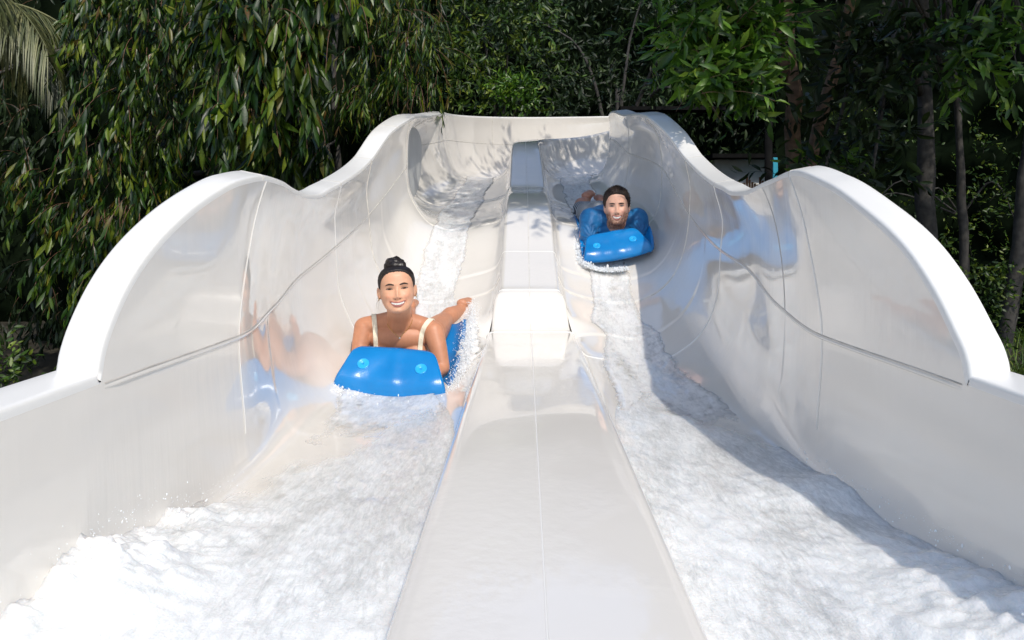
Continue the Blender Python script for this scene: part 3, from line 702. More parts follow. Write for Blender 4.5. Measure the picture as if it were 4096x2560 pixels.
def hair_cap(H, hl, thick, name, m, par, ridges, noise=0, male=False, seed=0):
    a = np.linspace(-math.pi, math.pi, 221)[:-1]; t = np.linspace(0, 1, 60)
    z0 = np.interp(abs(a), [R(d) for d in hl[0]], hl[1])
    z0 = z0+.0016*fbm(np.stack([np.cos(a)*26, np.sin(a)*26, a*0], -1), 3, seed+40)+(.0010*np.sin(a*160) if male else 0)
    Z = z0[None]+(.1126-z0[None])*(1-(1-t[:, None])**1.5); P = head_surf(Z, a[None]+0*Z, male)
    du = np.gradient(P, axis=1); dv = np.gradient(P, axis=0); nn = np.cross(du, dv); nn /= np.linalg.norm(nn, axis=-1)[..., None]+1e-9
    ctr = P-np.array([0, -.01, 0]); nn = np.where((nn*ctr).sum(-1)[..., None] < 0, -nn, nn); nn[-3:] = [0, 0, 1]
    h = -.003+(thick+.003)*sstep(0, .16, t)[:, None]*np.ones_like(Z)
    h = h+ridges*np.sin(a[None]*70+3*fbm(P*20, 2, seed))*sstep(.05, .3, t)[:, None]*(1-sstep(.9, 1, t))[:, None]
    if noise: h = h+noise*(fbm(P*55, 3, seed)+.6*fbm(P*140, 2, seed+4))*sstep(0, .12, t)[:, None]
    P = P+nn*h[..., None]; W = H.w(P); n, k = W.shape[:2]
    Fc = [(i*k+j, i*k+(j+1) % k, (i+1)*k+(j+1) % k, (i+1)*k+j) for i in range(n-1) for j in range(k)]; Fc.append(tuple((n-1)*k+j for j in range(k)))
    o = mesh(name, W.reshape(-1, 3), Fc, m, par); return o, W
def hand(mb, wrist, fwd, up, sc=1.0, sgn=1):
    """palm, four unequal curled fingers and a thumb, gripping"""
    f = Vector(fwd).normalized(); u = Vector(up); u = (u-f*u.dot(f)).normalized(); s = f.cross(u)*sgn; w_ = Vector(wrist)
    mb.add(*rcone(w_, w_+f*.075*sc, .024*sc, .036*sc, 16, .45, u))
    for k, (ln, off) in enumerate(((.070, -.030), (.078, -.010), (.072, .010), (.056, .028))):
        p = w_+f*.085*sc+s*off*sc; q = p+(f*.75-u*.35).normalized()*ln*.45*sc; r_ = q+(f*.1-u).normalized()*ln*.35*sc; e = r_+(-f*.6-u*.5).normalized()*ln*.25*sc
        for a, b, x, y in ((p, q, .0095, .009), (q, r_, .009, .008), (r_, e, .008, .007)): mb.add(*rcone(a, b, x*sc, y*sc, 10))
    p = w_+f*.030*sc-s*.030*sc; q = p+(f*.7-s*.6-u*.2).normalized()*.040*sc; e = q+(f*.6+s*.1-u*.7).normalized()*.032*sc
    mb.add(*rcone(p, q, .013*sc, .011*sc, 10)); mb.add(*rcone(q, e, .010*sc, .008*sc, 10))
def foot(mb, ankle, toe, sole_n, sc=1.0):
    a = Vector(ankle); d = (Vector(toe)-a); L = d.length; d.normalize(); n = Vector(sole_n); n = (n-d*n.dot(d)).normalized(); s = d.cross(n)
    heel = a+n*.035*sc-d*.012*sc
    mb.add(*rcone(a, heel, .034*sc, .031*sc, 16)); mb.add(*rcone(heel, a+d*L*.62+n*.012*sc, .030*sc, .030*sc, 16, 1.25, s)); mb.add(*rcone(a, a+d*L*.6, .030*sc, .024*sc, 16))
    for k in range(5): o = s*(k-2)*.0165*sc; ln = (.045, .042, .038, .034, .028)[k]; b = a+d*(L*.66-.004*k)+o+n*.008*sc; mb.add(*rcone(b, b+d*ln*sc, (.0125 if k == 0 else .009)*sc, (.011 if k == 0 else .0075)*sc, 10))

def mat_board(prof, mid_sag, name, label, zc_extra, plugs, base_h, top_bulge=0, group='blue ride mats'):
    """prof: list of (left point, right point) rows from the rear of the base round the front curl to the top edge"""
    n = len(prof); L_ = np.array([p[0] for p in prof], float); R_ = np.array([p[1] for p in prof], float)
    d = np.concatenate([[0], np.cumsum(np.linalg.norm(np.diff((L_+R_)/2, axis=0), axis=1))]); nv = 90; tt = np.linspace(0, d[-1], nv)
    Lp = pchip(d, L_, tt); Rp = pchip(d, R_, tt); nu = 61; u = np.linspace(0, 1, nu); k = 2*u-1
    # rounded top corners: shorten columns near the sides
    P = np.zeros((nv, nu, 3))
    cr = .040/d[-1]
    for j in range(nu):
        e = max(0, (abs(k[j])-.80)/.20); cut = cr*(1-math.sqrt(max(0, 1-e*e)))*1.0
        bl = top_bulge*(1-k[j]**2)
        q = np.linspace(cr*.6*(1-math.sqrt(max(0, 1-e*e))), 1-cut, nv)*d[-1]
        Lj = pchip(d, L_, q); Rj = pchip(d, R_, q); P[:, j] = Lj*(1-u[j])+Rj*u[j]
    wgt = np.interp(tt, [0, d[-1]*.45, d[-4] if n > 4 else 1, d[-1]], [.012, .03, 1*mid_sag, -top_bulge])
    sag = mid_sag*np.interp(tt, [0, d[n-4], d[-2], d[-1]], [.4, 1.0, .35, -.2])
    P[..., 2] -= sag[:, None]*(1-k[None]**2)
    P += np.array([0, -1, .5])*(.007*fbm(P*7, 2, 31)+.004*np.exp(-((k-.05)/.12)**2)[None])[..., None]*np.interp(tt, [d[n-5], d[n-3], d[-1]], [0, 1, .6])[:, None, None]
    # side flaps of the base curl up
    fl = np.interp(tt, [0, d[n-6], d[n-5], d[n-4], d[-1]], [base_h, base_h, base_h*.5, 0, 0]); P[..., 2] += fl[:, None]*np.clip((abs(k)-.72)/.28, 0, 1)[None]**2
    du = np.gradient(P, axis=1); dv = np.gradient(P, axis=0); nn = np.cross(du, dv); nn /= np.linalg.norm(nn, axis=-1)[..., None]
    th = .011*np.sqrt(np.clip(1-np.clip((abs(k)-.965)/.035, 0, 1)**2, .02, 1))[None]*np.sqrt(np.clip(1-np.clip((np.linspace(0, 1, nv)-.975)/.025, 0, 1)**2, .02, 1))[:, None]
    A = P+nn*th[..., None]; B = P-nn*th[..., None]
    Va, qa = grid(A); Vb, qb = grid(B); o = len(Va); qs = [tuple(x) for x in qa]+[tuple(x[::-1]+o) for x in qb]
    bd = [j for j in range(nu)]+[i*nu+nu-1 for i in range(1, nv)]+[(nv-1)*nu+j for j in range(nu-2, -1, -1)]+[i*nu for i in range(nv-2, 0, -1)]
    for a, b in zip(bd, bd[1:]+bd[:1]): qs.append((a, a+o, b+o, b))
    root = empty(name, tuple(P[0, nu//2]), label, 'ride mat', group)
    V = np.concatenate([Va, Vb]); ob = mesh('mat_sheet', V, qs, M_foam, root)
    bm_ = bmesh.new(); bm_.from_mesh(ob.data); bmesh.ops.recalc_face_normals(bm_, faces=bm_.faces); bm_.to_mesh(ob.data); bm_.free()
    ob.data.polygons.foreach_set('use_smooth', [True]*len(ob.data.polygons))
    bv = BVHTree.FromPolygons([tuple(v) for v in V.tolist()], [tuple(int(i) for i in q) for q in qs])
    for (x, y) in plugs:
        dd = px(x, y, 1).normalized(); h = bv.ray_cast(Vector((0, 0, 0)), dd)
        if h[0] is None: continue
        nrm = h[1] if h[1].dot(dd) < 0 else -h[1]; xa = nrm.orthogonal().normalized(); ya = nrm.cross(xa)
        prof_ = [(.0262, -.002), (.0262, .0025), (.0250, .0042), (.0228, .0046), (.0195, .0034), (.012, .0026), (.004, .0020), (.0035, -.0005), (0.0004, -.0005)]; sg = 28
        V_ = [h[0]+xa*math.cos(2*math.pi*k_/sg)*r+ya*math.sin(2*math.pi*k_/sg)*r+nrm*z for r, z in prof_ for k_ in range(sg)]
        mesh('plug', V_, [(i*sg+k_, i*sg+(k_+1) % sg, (i+1)*sg+(k_+1) % sg, (i+1)*sg+k_) for i in range(len(prof_)-1) for k_ in range(sg)]+[tuple((len(prof_)-1)*sg+k_ for k_ in range(sg))], M_plug, root)
        q_ = [h[0]+nrm*.0006+ya*(-.005), h[0]+nrm*.0006+ya*.005]; 
    return root, bv
# woman's mat
def lr(y, zl, xl, zr, xr): return ((xl, y, zl), (xr, y, zr))
wm, wbv = mat_board([lr(3.93, -.575, -.80, -.590, -.34), lr(3.55, -.676, -.815, -.700, -.325), lr(3.2, -.70, -.825, -.735, -.325), lr(3.02, -.715, -.832, -.765, -.335),
    lr(2.968, -.712, -.840, -.765, -.343), lr(2.972, -.675, -.828, -.722, -.350), lr(3.03, -.615, -.80, -.65, -.38), lr(3.10, -.56, -.774, -.588, -.411)],
    .028, 'ride_mat', 'blue foam ride mat with upturned front held by the woman in the left lane', 0, [(1453, 1455), (1684, 1476)], .042)
mmt, mbv = mat_board([lr(5.8, .03, .41, .06, .87), lr(5.3, -.08, .405, -.02, .90), lr(4.95, -.19, .395, -.10, .91), lr(4.78, -.255, .395, -.165, .90),
    lr(4.72, -.272, .40, -.187, .880), lr(4.725, -.235, .405, -.155, .865), lr(4.79, -.155, .42, -.085, .82), lr(4.84, -.097, .432, -.037, .78)],
    .024, 'ride_mat', 'blue foam ride mat tilted on the curve under the man in the right lane', 0, [(2387, 983), (2531, 956)], .06, .012)

# ---- woman
def tone_common(L, col, base, lipless=True):
    return col
WH = Head((-.597, 3.172, -.309), R(-4.0), (.99, 1, .955))
wb = MB(); WH.build(wb)
def cap(mb, pts, side=None, sx=1.0):
    for (a, ra), (b, rb) in zip(pts, pts[1:]): mb.add(*rcone(a, b, ra, rb, 20, sx, side))
cap(wb, [((-.598, 3.215, -.375), .058), ((-.602, 3.265, -.445), .057), ((-.605, 3.31, -.52), .066)])
cap(wb, [((-.60, 3.285, -.465), .050), ((-.70, 3.31, -.486), .046), ((-.780, 3.31, -.508), .050)])
cap(wb, [((-.60, 3.285, -.470), .050), ((-.51, 3.31, -.498), .046), ((-.446, 3.29, -.520), .048)])
cap(wb, [((-.780, 3.305, -.512), .049), ((-.792, 3.27, -.59), .040), ((-.782, 3.22, -.69), .035), ((-.72, 3.12, -.70), .026)])
cap(wb, [((-.442, 3.285, -.526), .051), ((-.415, 3.25, -.60), .042), ((-.392, 3.22, -.685), .035), ((-.46, 3.12, -.715), .026)])
hand(wb, (-.715, 3.10, -.70), (.2, -1, .25), (0, .2, 1), .9, -1); hand(wb, (-.465, 3.10, -.712), (-.2, -1, .25), (0, .2, 1), .9, 1)
wb.add(*ell((-.609, 3.36, -.590), (.160, .10, .095))); wb.add(*ell((-.605, 3.50, -.63), (.140, .16, .085)))
wb.add(*ell((-.610, 3.295, -.555), (.155, .060, .065)))
for s in (-1, 1): wb.add(*ell((-.607+s*.072, 3.30, -.630), (.068, .062, .062)))
cap(wb, [((-.605, 3.40, -.625), .080), ((-.59, 3.58, -.635), .072), ((-.58, 3.70, -.615), .080)], (1, 0, 0), 1.45)
for s, kn, an, toe in ((1, (-.470, 3.95, -.568), (-.385, 4.19, -.525), (-.345, 4.36, -.50)), (-1, (-.70, 3.95, -.568), (-.705, 4.19, -.535), (-.70, 4.36, -.51))):
    hip = (-.58+s*.075, 3.72, -.605); cap(wb, [(hip, .080), (tuple((np.array(hip)+kn)/2), .068), (kn, .050)])
    k_ = np.array(kn); a_ = np.array(an); cap(wb, [(kn, .048), (tuple(k_*.68+a_*.32+[0, 0, .006]), .051), (tuple(k_*.3+a_*.7), .040), (an, .030)])
    foot(wb, an, toe, (0, -.25, .97), .95)
wme = fuse(wb, .0034, 5, .5)
woman = empty('person', (-.6, 3.6, -.72), 'smiling woman with dark hair bun and cream swimsuit straps lying on a blue mat', 'person')
SKW = (.72, .395, .25)
def wcol(L, co, col):
    x, f, z = L[:, 0], L[:, 1], L[:, 2]; G = lambda x0, z0, sx, sz: np.exp(-((x-x0)/sx)**2-((z-z0)/sz)**2)*(f > .02)*(abs(z) < .15)
    for s in (-1, 1):
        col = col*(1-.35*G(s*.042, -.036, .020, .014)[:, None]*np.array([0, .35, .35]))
        col = col*(1-.22*G(s*.034, .004, .016, .008)[:, None]); col = col*(1-.34*G(s*.0385-s*0, -.060, .0030, .012)[:, None]*np.array([.6, 1, 1])); col = col*(1-.25*G(s*.016, -.0465, .006, .003)[:, None])  # smile folds and nose wings darkened, crease shade painted into the skin
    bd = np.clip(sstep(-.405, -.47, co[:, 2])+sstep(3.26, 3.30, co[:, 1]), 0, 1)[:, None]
    col = col*(1-bd)+col*np.array([.76, .63, .56])*bd  # neck and body darker than the face, shade painted into the skin tone
    col = col*(1+.06*fbm(co*14, 3, 2)[:, None]); return np.clip(col, 0, 1)
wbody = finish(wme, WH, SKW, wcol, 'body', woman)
wco = [tuple(v.co) for v in wme.vertices]; wbvh = BVHTree.FromPolygons(wco, [tuple(p.vertices) for p in wme.polygons])
face(WH, wbvh, woman, False, .0365, -.0675, .0100, .0026, M_iris)
# hair cap, bun, loose strands
hc, hw = hair_cap(WH, ([0, 25, 42, 58, 68, 76, 84, 95, 110, 180], [.080, .077, .066, .044, .018, -.012, .008, -.005, -.045, -.075]), .0075, 'hair', M_hairw, woman, .0009, .0006, False, 3)
def bun():
    # twisted coil on the crown
    pts = []; rad = []
    for k in range(60):
        t = k/59; a = t*2*math.pi*1.9+.6; r = .037*(1-t*.62); pts.append(Vector(WH.w((r*math.cos(a)+.004-.012*t, -.022+r*math.sin(a)*.8, .106+.036*t))))
        rad.append(.0255*(1-.28*t)*(1+.08*math.sin(k*1.3)))
    V, f = tube(pts, rad, 16); V = np.array([tuple(v) for v in V]); V = V+.0012*np.sin(np.arange(len(V)) % 16*2.4)[:, None]*np.array([1, 0, 1])
    o = mesh('hair_bun', V, f, M_hairw, hc); 
    MBh = MB(); rs = np.random.RandomState(4)
    for k in range(46):
        a = rs.uniform(-1.6, 1.6); p = Vector(WH.w(head_surf(.10+.0*a, a)*np.array([.75, .75, 1.05]))); e = p+Vector((rs.normal()*.012, .0, .018+rs.uniform(0, .014))); MBh.add(*tube([p, (p+e)/2+Vector((rs.normal()*.005, 0, 0)), e], [.0005, .0004, .0002], 4))
    for (s, x0) in ((1, .083), (-1, -.081)):
        for k in range(5):
            p = Vector(WH.w((x0+s*rs.uniform(-.004, .004), .0, -.02+rs.uniform(-.02, .02)))); q = p+Vector((s*rs.uniform(.004, .016), -.01, -.022)); e = q+Vector((-s*rs.uniform(.0, .012), 0, -.022-rs.uniform(0, .016))); MBh.add(*tube([p, q, e], [.0005, .0004, .0002], 4))
    MBh.build('loose_strands', M_hairw, hc, True, 'stuff')
bun()
# sideburn strands framing the face
# earrings, necklace, straps of the swimsuit
for s in (-1, 1):
    c = Vector(WH.w((s*.086, .006, -.043))); pts = [c+Vector((0, math.cos(a)*.006, math.sin(a)*.006)) for a in np.linspace(0, 2*math.pi, 14)]; mesh('earring', *tube(pts, .0013, 6, False), M_gold, woman)
def drape(bvh, path, off, n=60, from_dir=None):
    """project a path of pixel positions on to the body"""
    d = np.arange(len(path)); q = pchip(d, np.array(path, float), np.linspace(0, len(path)-1, n)); out = []
    for x, y in q:
        v = px(x, y, 1).normalized(); h = bvh.ray_cast(Vector((0, 0, 0)), v)
        if h[0] is not None: nrm = h[1] if h[1].dot(v) < 0 else -h[1]; out.append((h[0]+nrm*off, nrm))
    return out
nk = drape(wbvh, [(1549, 1292), (1556, 1306), (1572, 1326), (1588, 1342), (1599, 1350), (1611, 1337), (1628, 1318), (1644, 1296), (1650, 1278)], .0022)
if len(nk) > 5:
    P_ = [p for p, _ in nk]; P_ = [(P_[max(i-1, 0)]+P_[i]*2+P_[min(i+1, len(P_)-1)])/4 for i in range(len(P_))]
    ch = mesh('necklace', *tube(P_, .0013, 6), M_gold, woman); c = drape(wbvh, [(1599, 1352), (1600, 1354)], .004)[0][0]; mesh('pendant', *ell(c, (.0045, .003, .0055), None, 8, 10), M_teeth, ch)
def strap(path, wd):
    r_ = drape(wbvh, path, .0035, 40)
    if len(r_) < 4: return
    P_ = np.array([tuple(p) for p, _ in r_]); Nn = np.array([tuple(n) for _, n in r_])
    for _ in range(6):
        P_[1:-1] = (P_[:-2]+2*P_[1:-1]+P_[2:])/4; Nn[1:-1] = (Nn[:-2]+2*Nn[1:-1]+Nn[2:])/4
    Nn /= np.linalg.norm(Nn, axis=1)[:, None]
    e = P_[0]-P_[1]; e /= np.linalg.norm(e); P_ = np.concatenate([[P_[0]+np.array([0, .05, -.012])], [P_[0]+np.array([0, .02, -.002])], P_]); Nn = np.concatenate([[[0, .2, 1]], [[0, 0, 1]], Nn])
    t = np.gradient(P_, axis=0); t /= np.linalg.norm(t, axis=1)[:, None]; b = np.cross(t, Nn); b /= np.linalg.norm(b, axis=1)[:, None]
    Q = np.stack([P_+b*wd*k+Nn*(h) for k, h in ((-1, -.005), (-1, .0), (-.93, .0018), (-.75, .0012), (0, .0016), (.75, .0012), (.93, .0018), (1, 0), (1, -.005))], 1)
    mesh('swimsuit_strap', *grid(Q), M_suit, woman)
strap([(1493, 1252), (1497, 1270), (1500, 1310), (1503, 1350), (1504, 1402)], .0115)
strap([(1723, 1278), (1711, 1290), (1697, 1310), (1684, 1352), (1678, 1418)], .0115)
# swimsuit: cream shell over the trunk
me = fuse(MB().add(*ell((-.607, 3.385, -.640), (.150, .100, .070))).add(*rcone((-.60, 3.44, -.630), (-.58, 3.73, -.612), .079, .086, 24, 1.5, (1, 0, 0))), .006, 6)
me.materials.append(M_suit); link('swimsuit', me, woman)

# ---- man
MH = Head((.664, 4.965, .118), R(-1.5), (1.03, 1.03, 1.17), True)
KM = MB(); MH.build(KM)
cap(KM, [((.664, 5.01, .00), .074), ((.655, 5.06, -.03), .082)])
cap(KM, [((.475, 5.06, .02), .065), ((.83, 5.06, .02), .065)])
cap(KM, [((.475, 5.05, .02), .070), ((.445, 5.02, -.12), .052), ((.49, 4.95, -.165), .036)]); cap(KM, [((.83, 5.05, .02), .070), ((.85, 5.02, -.10), .052), ((.79, 4.95, -.125), .036)])
hand(KM, (.49, 4.95, -.17), (.5, -1, .0), (0, .2, 1), .95, -1); hand(KM, (.79, 4.95, -.13), (-.5, -1, .0), (0, .2, 1), .95, 1)
cap(KM, [((.655, 5.12, -.03), .11), ((.60, 5.35, .03), .09), ((.56, 5.5, .08), .085)], (1, 0, 0), 1.2)
for s, kn, an, toe in ((-1, (.465, 5.84, .115), (.545, 6.10, .205), (.610, 6.26, .275)), (1, (.66, 5.86, .11), (.68, 6.2, .17), (.68, 6.35, .24))):
    hip = (.58+s*.07, 5.52, .070); cap(KM, [(hip, .075), (tuple((np.array(hip)*.5+np.array(kn)*.5)), .064), (kn, .054)])
    k_ = np.array(kn); a_ = np.array(an); cap(KM, [(kn, .060), (tuple(k_*.68+a_*.32+[0, 0, .008]), .066), (tuple(k_*.3+a_*.7), .046), (an, .036)]); foot(KM, an, toe, (0, -.25, .97), 1.15)
mme = fuse(KM, .0042, 4, .5)
man = empty('person', (.65, 5.3, -.1), 'smiling bearded man with short brown hair in a blue rash shirt riding the right lane', 'person')
SKM = (.74, .43, .31)
def mcol(L, co, col):
    x, f, z = L[:, 0], L[:, 1], L[:, 2]; hd = (f > -.02) & (z > -.14) & (z < .12) & (co[:, 1] < 5.02)
    # beard: jaw line, chin and moustache
    jaw = sstep(-.020, -.050, z)*sstep(.038, .052, abs(x)+np.clip(-z-.045, 0, 1)*.6)*sstep(.045, .0, f-.075)
    chin = sstep(-.084, -.094, z)
    mou = np.exp(-((z+.0535)/.0055)**2)*sstep(.036, .026, abs(x))
    side = np.exp(-((abs(x)-.034)/.006)**2)*sstep(-.052, -.060, z)*.8
    bm = np.clip(np.maximum.reduce([jaw, chin, mou*.75, side]), 0, 1)*hd*(.78+.25*fbm(L*150, 2, 5)); bc = np.array([.125, .052, .024])
    bm = np.clip(bm, 0, 1)*.66; col = col*(1-bm[:, None])+bc*bm[:, None]
    G = lambda x0, z0, sx, sz: np.exp(-((x-x0)/sx)**2-((z-z0)/sz)**2)*(f > .02)
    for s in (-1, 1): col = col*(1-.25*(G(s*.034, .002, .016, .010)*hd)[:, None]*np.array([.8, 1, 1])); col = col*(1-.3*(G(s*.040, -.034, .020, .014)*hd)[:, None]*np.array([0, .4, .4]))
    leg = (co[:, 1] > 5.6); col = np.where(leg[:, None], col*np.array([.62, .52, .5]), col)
    return np.clip(col, 0, 1)
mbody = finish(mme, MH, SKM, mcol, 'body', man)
mbvh = BVHTree.FromPolygons([tuple(v.co) for v in mme.vertices], [tuple(p.vertices) for p in mme.polygons])
face(MH, mbvh, man, True, .0335, -.0665, .0115, .0032, M_iris2)
mh, mw_ = hair_cap(MH, ([0, 20, 40, 52, 62, 74, 84, 95, 110, 180], [.072, .070, .060, .040, .028, -.010, -.022, .0, -.03, -.05]), .0125, 'hair', M_hairm, man, .0, .0028, True, 9)
def tufts():
    rs = np.random.RandomState(6); W = mw_; m_ = MB(); ctr = np.array(MH.c)
    for k in range(2200):
        i = rs.randint(2, W.shape[0]-1); j = rs.randint(0, W.shape[1]); p = W[i, j]; o = (p-ctr); o /= np.linalg.norm(o)
        d = Vector(o)*.9+Vector(rs.normal(size=3)*.45)+Vector((.25, -.35, .25)); d.normalize(); L = rs.uniform(.007, .017); q = Vector(p)-Vector(o)*.002
        s = d.orthogonal().normalized()*.0016; m_.add([q-s, q+s, q+d*L], [(0, 1, 2)])
    m_.build('hair_tufts', M_hairm, mh, False, 'stuff')
tufts()
def beard():
    rs = np.random.RandomState(16); co = np.zeros(len(mme.vertices)*3, np.float32); mme.vertices.foreach_get('co', co); co = co.reshape(-1, 3); no = np.zeros_like(co).ravel(); mme.vertices.foreach_get('normal', no); no = no.reshape(-1, 3)
    a_ = np.zeros(len(co)*4, np.float32); mme.color_attributes['tone'].data.foreach_get('color', a_); a_ = a_.reshape(-1, 4)
    k = np.nonzero((a_[:, 0] < .42) & (co[:, 1] < 4.97) & (co[:, 2] > -.06) & (co[:, 2] < .13) & (no[:, 1] < -.15))[0]
    if len(k) == 0: return
    k = rs.choice(k, 1500); m_ = MB()
    for i in k:
        p = Vector(co[i]); d = (Vector(no[i])*.7+Vector((rs.normal()*.3, -.2, -.7))).normalized(); s_ = d.orthogonal().normalized()*.0008; m_.add([p-s_, p+s_, p+d*rs.uniform(.003, .007)], [(0, 1, 2)])
    m_.build('beard', M_beard, mbody, False, 'stuff')
beard()
def shirt():
    m_ = MB()
    cap(m_, [((.475, 5.065, .025), .078), ((.655, 5.075, .0), .088), ((.83, 5.065, .025), .078)])
    cap(m_, [((.480, 5.055, .028), .082), ((.462, 5.01, -.06), .068), ((.455, 4.98, -.12), .057), ((.470, 4.96, -.155), .050)])
    cap(m_, [((.828, 5.055, .028), .082), ((.836, 5.01, -.06), .068), ((.834, 4.98, -.12), .057), ((.815, 4.96, -.145), .050)])
    m_.add(*ell((.655, 5.09, -.045), (.19, .105, .10)))
    cap(m_, [((.655, 5.12, -.015), .115), ((.61, 5.32, .04), .098), ((.60, 5.40, .055), .088)], (1, 0, 0), 1.3)
    me = fuse(m_, .006, 7, .5); n = len(me.vertices); co = np.zeros(n*3, np.float32); me.vertices.foreach_get('co', co); co = co.reshape(-1, 3); no = np.zeros(n*3, np.float32); me.vertices.foreach_get('normal', no); no = no.reshape(-1, 3)
    # gathers radiating from the armpits
    for c in ((.475, 4.97, -.10), (.835, 4.97, -.08)):
        v = co-np.array(c); r = np.linalg.norm(v, axis=1); an = np.arctan2(v[:, 2], v[:, 0]); co += no*(.0045*np.sin(an*13+3*fbm(co*20, 2, 3))*np.exp(-(r/.085)**2))[:, None]
    co += no*(.003*fbm(co*16, 3, 6))[:, None]
    # open neck: push the collar area inwards below the body surface
    nc = np.array([.664, 5.00, .005]); r = np.linalg.norm((co-nc)*np.array([1, .8, 1.0]), axis=1); co[:, 1] += .0*r
    me.vertices.foreach_set('co', co.astype(np.float32).ravel()); me.update(); me.materials.append(M_rash); link('rash_shirt', me, man)
    pts = [Vector((.657+.092*math.cos(a), 5.035+.035*math.sin(a)-.035*0, -.012-.062*max(0, -math.sin(a))+.055*max(0, math.sin(a)))) for a in np.linspace(0, 2*math.pi, 30)]
shirt()
m_ = MB()
for s, kn in ((-1, (.465, 5.84, .115)), (1, (.66, 5.86, .11))):
    hip = (.575+s*.075, 5.50, .078); k_ = np.array(hip)*.12+np.array(kn)*.88; cap(m_, [(hip, .095), (tuple((np.array(hip)+k_)/2), .083), (tuple(k_), .072)])
cap(m_, [((.59, 5.44, .07), .105), ((.585, 5.56, .075), .105)], (1, 0, 0), 1.35)
me = fuse(m_, .007, 5); me.materials.append(M_stripe); link('striped_shorts', me, man)

# ---- spray thrown up round the mats
def spray(name, centres, n, size, spread, seed, label):
    rs = np.random.RandomState(seed); ico = bmesh.new(); bmesh.ops.create_icosphere(ico, subdivisions=1, radius=1); iv = np.array([tuple(v.co) for v in ico.verts]); fi = np.array([[v.index for v in f.verts] for f in ico.faces]); ico.free()
    c = np.array(centres, float); d = np.concatenate([[0], np.cumsum(np.linalg.norm(np.diff(c[:, :3], axis=0), axis=1))]); q = pchip(d, c, rs.uniform(0, d[-1], n))
    P = q[:, :3]+rs.normal(size=(n, 3))*spread*q[:, 3:4]; P[:, 2] = q[:, 2]+abs(P[:, 2]-q[:, 2])*1.1
    r = size*rs.lognormal(0, .5, n); sc = rs.uniform(.6, 1.3, (n, 1, 3)); sc[..., 2] *= rs.uniform(.8, 2.6, (n, 1)); sc[..., 1] *= rs.uniform(.8, 2.2, (n, 1)); W = P[:, None]+iv[None]*r[:, None, None]*sc
    return tag(mesh(name, W.reshape(-1, 3), (fi[None]+np.arange(n)[:, None, None]*len(iv)).reshape(-1, 3), M_spray, None, True, 'stuff'), label)
sp = np.array
spray('spray', [(-.84, 1.9, -.72, 1), (-.83, 1.62, -.69, 1), (-.83, 1.32, -.60, 1.3), (-.80, 1.05, -.66, 1.2), (-.75, .85, -.69, 1)], 420, .0006, sp([.03, .05, .012]), 8, 'drops thrown off the churning water along the left wall')
spray('spray', [(.86, 2.2, -.72, 1), (.85, 1.8, -.69, 1), (.86, 1.4, -.65, 1), (.85, 1.05, -.62, 1)], 300, .0006, sp([.025, .05, .010]), 9, 'drops thrown off the churning water along the right wall')
spray('spray', [(-.32, 4.15, -.50, 1), (-.31, 3.8, -.60, 1.3), (-.30, 3.45, -.66, 1.2), (-.315, 3.15, -.72, .9), (-.35, 3.0, -.755, .6)], 5200, .0010, sp([.018, .06, .013]), 3, 'splashing foam along the right side of the woman\'s mat')
spray('spray', [(-.34, 3.0, -.765, .6), (-.45, 2.93, -.778, 1), (-.60, 2.90, -.782, 1.1), (-.74, 2.92, -.755, 1), (-.85, 2.98, -.715, 1), (-.86, 3.15, -.69, .8)], 11000, .00125, sp([.025, .030, .008]), 4, 'foam pushed up along the front edge of the woman\'s mat')
spray('spray', [(.40, 5.3, -.05, 1), (.385, 5.0, -.17, 1), (.385, 4.8, -.26, 1), (.42, 4.70, -.30, 1), (.55, 4.66, -.335, 1), (.70, 4.66, -.32, .7)], 7000, .0017, sp([.014, .03, .010]), 5, 'foam along the left and front edge of the man\'s mat')

def foam_ridge(centres, r0, seed, label, flat=.5):
    c = np.array(centres, float); d = np.concatenate([[0], np.cumsum(np.linalg.norm(np.diff(c[:, :3], axis=0), axis=1))]); n = int(d[-1]/.004); q = pchip(d, c, np.linspace(0, d[-1], n)); g = np.gradient(q[:, :3], axis=0); g /= np.linalg.norm(g, axis=1)[:, None]
    sd_ = np.cross(g, [0, 0, 1.]); sd_ /= np.linalg.norm(sd_, axis=1)[:, None]; up = np.cross(sd_, g); m = 40; a = np.linspace(0, math.pi, m)
    e = np.sqrt(np.clip(np.sin(np.linspace(0, math.pi, n)), 0, 1))[:, None]*q[:, 3:4]
    P = q[:, None, :3]+(sd_[:, None]*np.cos(a)[None, :, None]+up[:, None]*(np.sin(a)*flat-.15)[None, :, None])*(r0*e)[..., None]
    k = (fbm(P*34, 4, seed)*.45+.1)*r0*.9+(1-abs(fbm(P*75, 3, seed+7)))*r0*.18; nn = sd_[:, None]*np.cos(a)[None, :, None]+up[:, None]*np.sin(a)[None, :, None]
    P = P+nn*(k*e)[..., None]
    o = tag(mesh('foam', *grid(P), M_foamw, None, True, 'stuff'), label); cover(o, np.clip(np.sin(a)*1.6, 0, 1)[None]*e**.5*(.85+.35*fbm(P*28, 3, seed+2)))
foam_ridge([(-.325, 4.18, -.525, .8), (-.305, 3.8, -.625, 1.1), (-.295, 3.45, -.69, 1.1), (-.31, 3.15, -.735, .9), (-.345, 2.98, -.765, .6)], .036, 5, 'white foam heaped along the right edge of the woman\'s mat')
foam_ridge([(-.36, 2.95, -.772, .6), (-.48, 2.925, -.785, 1), (-.62, 2.92, -.785, 1.1), (-.76, 2.93, -.755, 1), (-.855, 3.0, -.70, 1), (-.865, 3.15, -.665, .7)], .026, 6, 'white foam pushed before the front of the woman\'s mat')
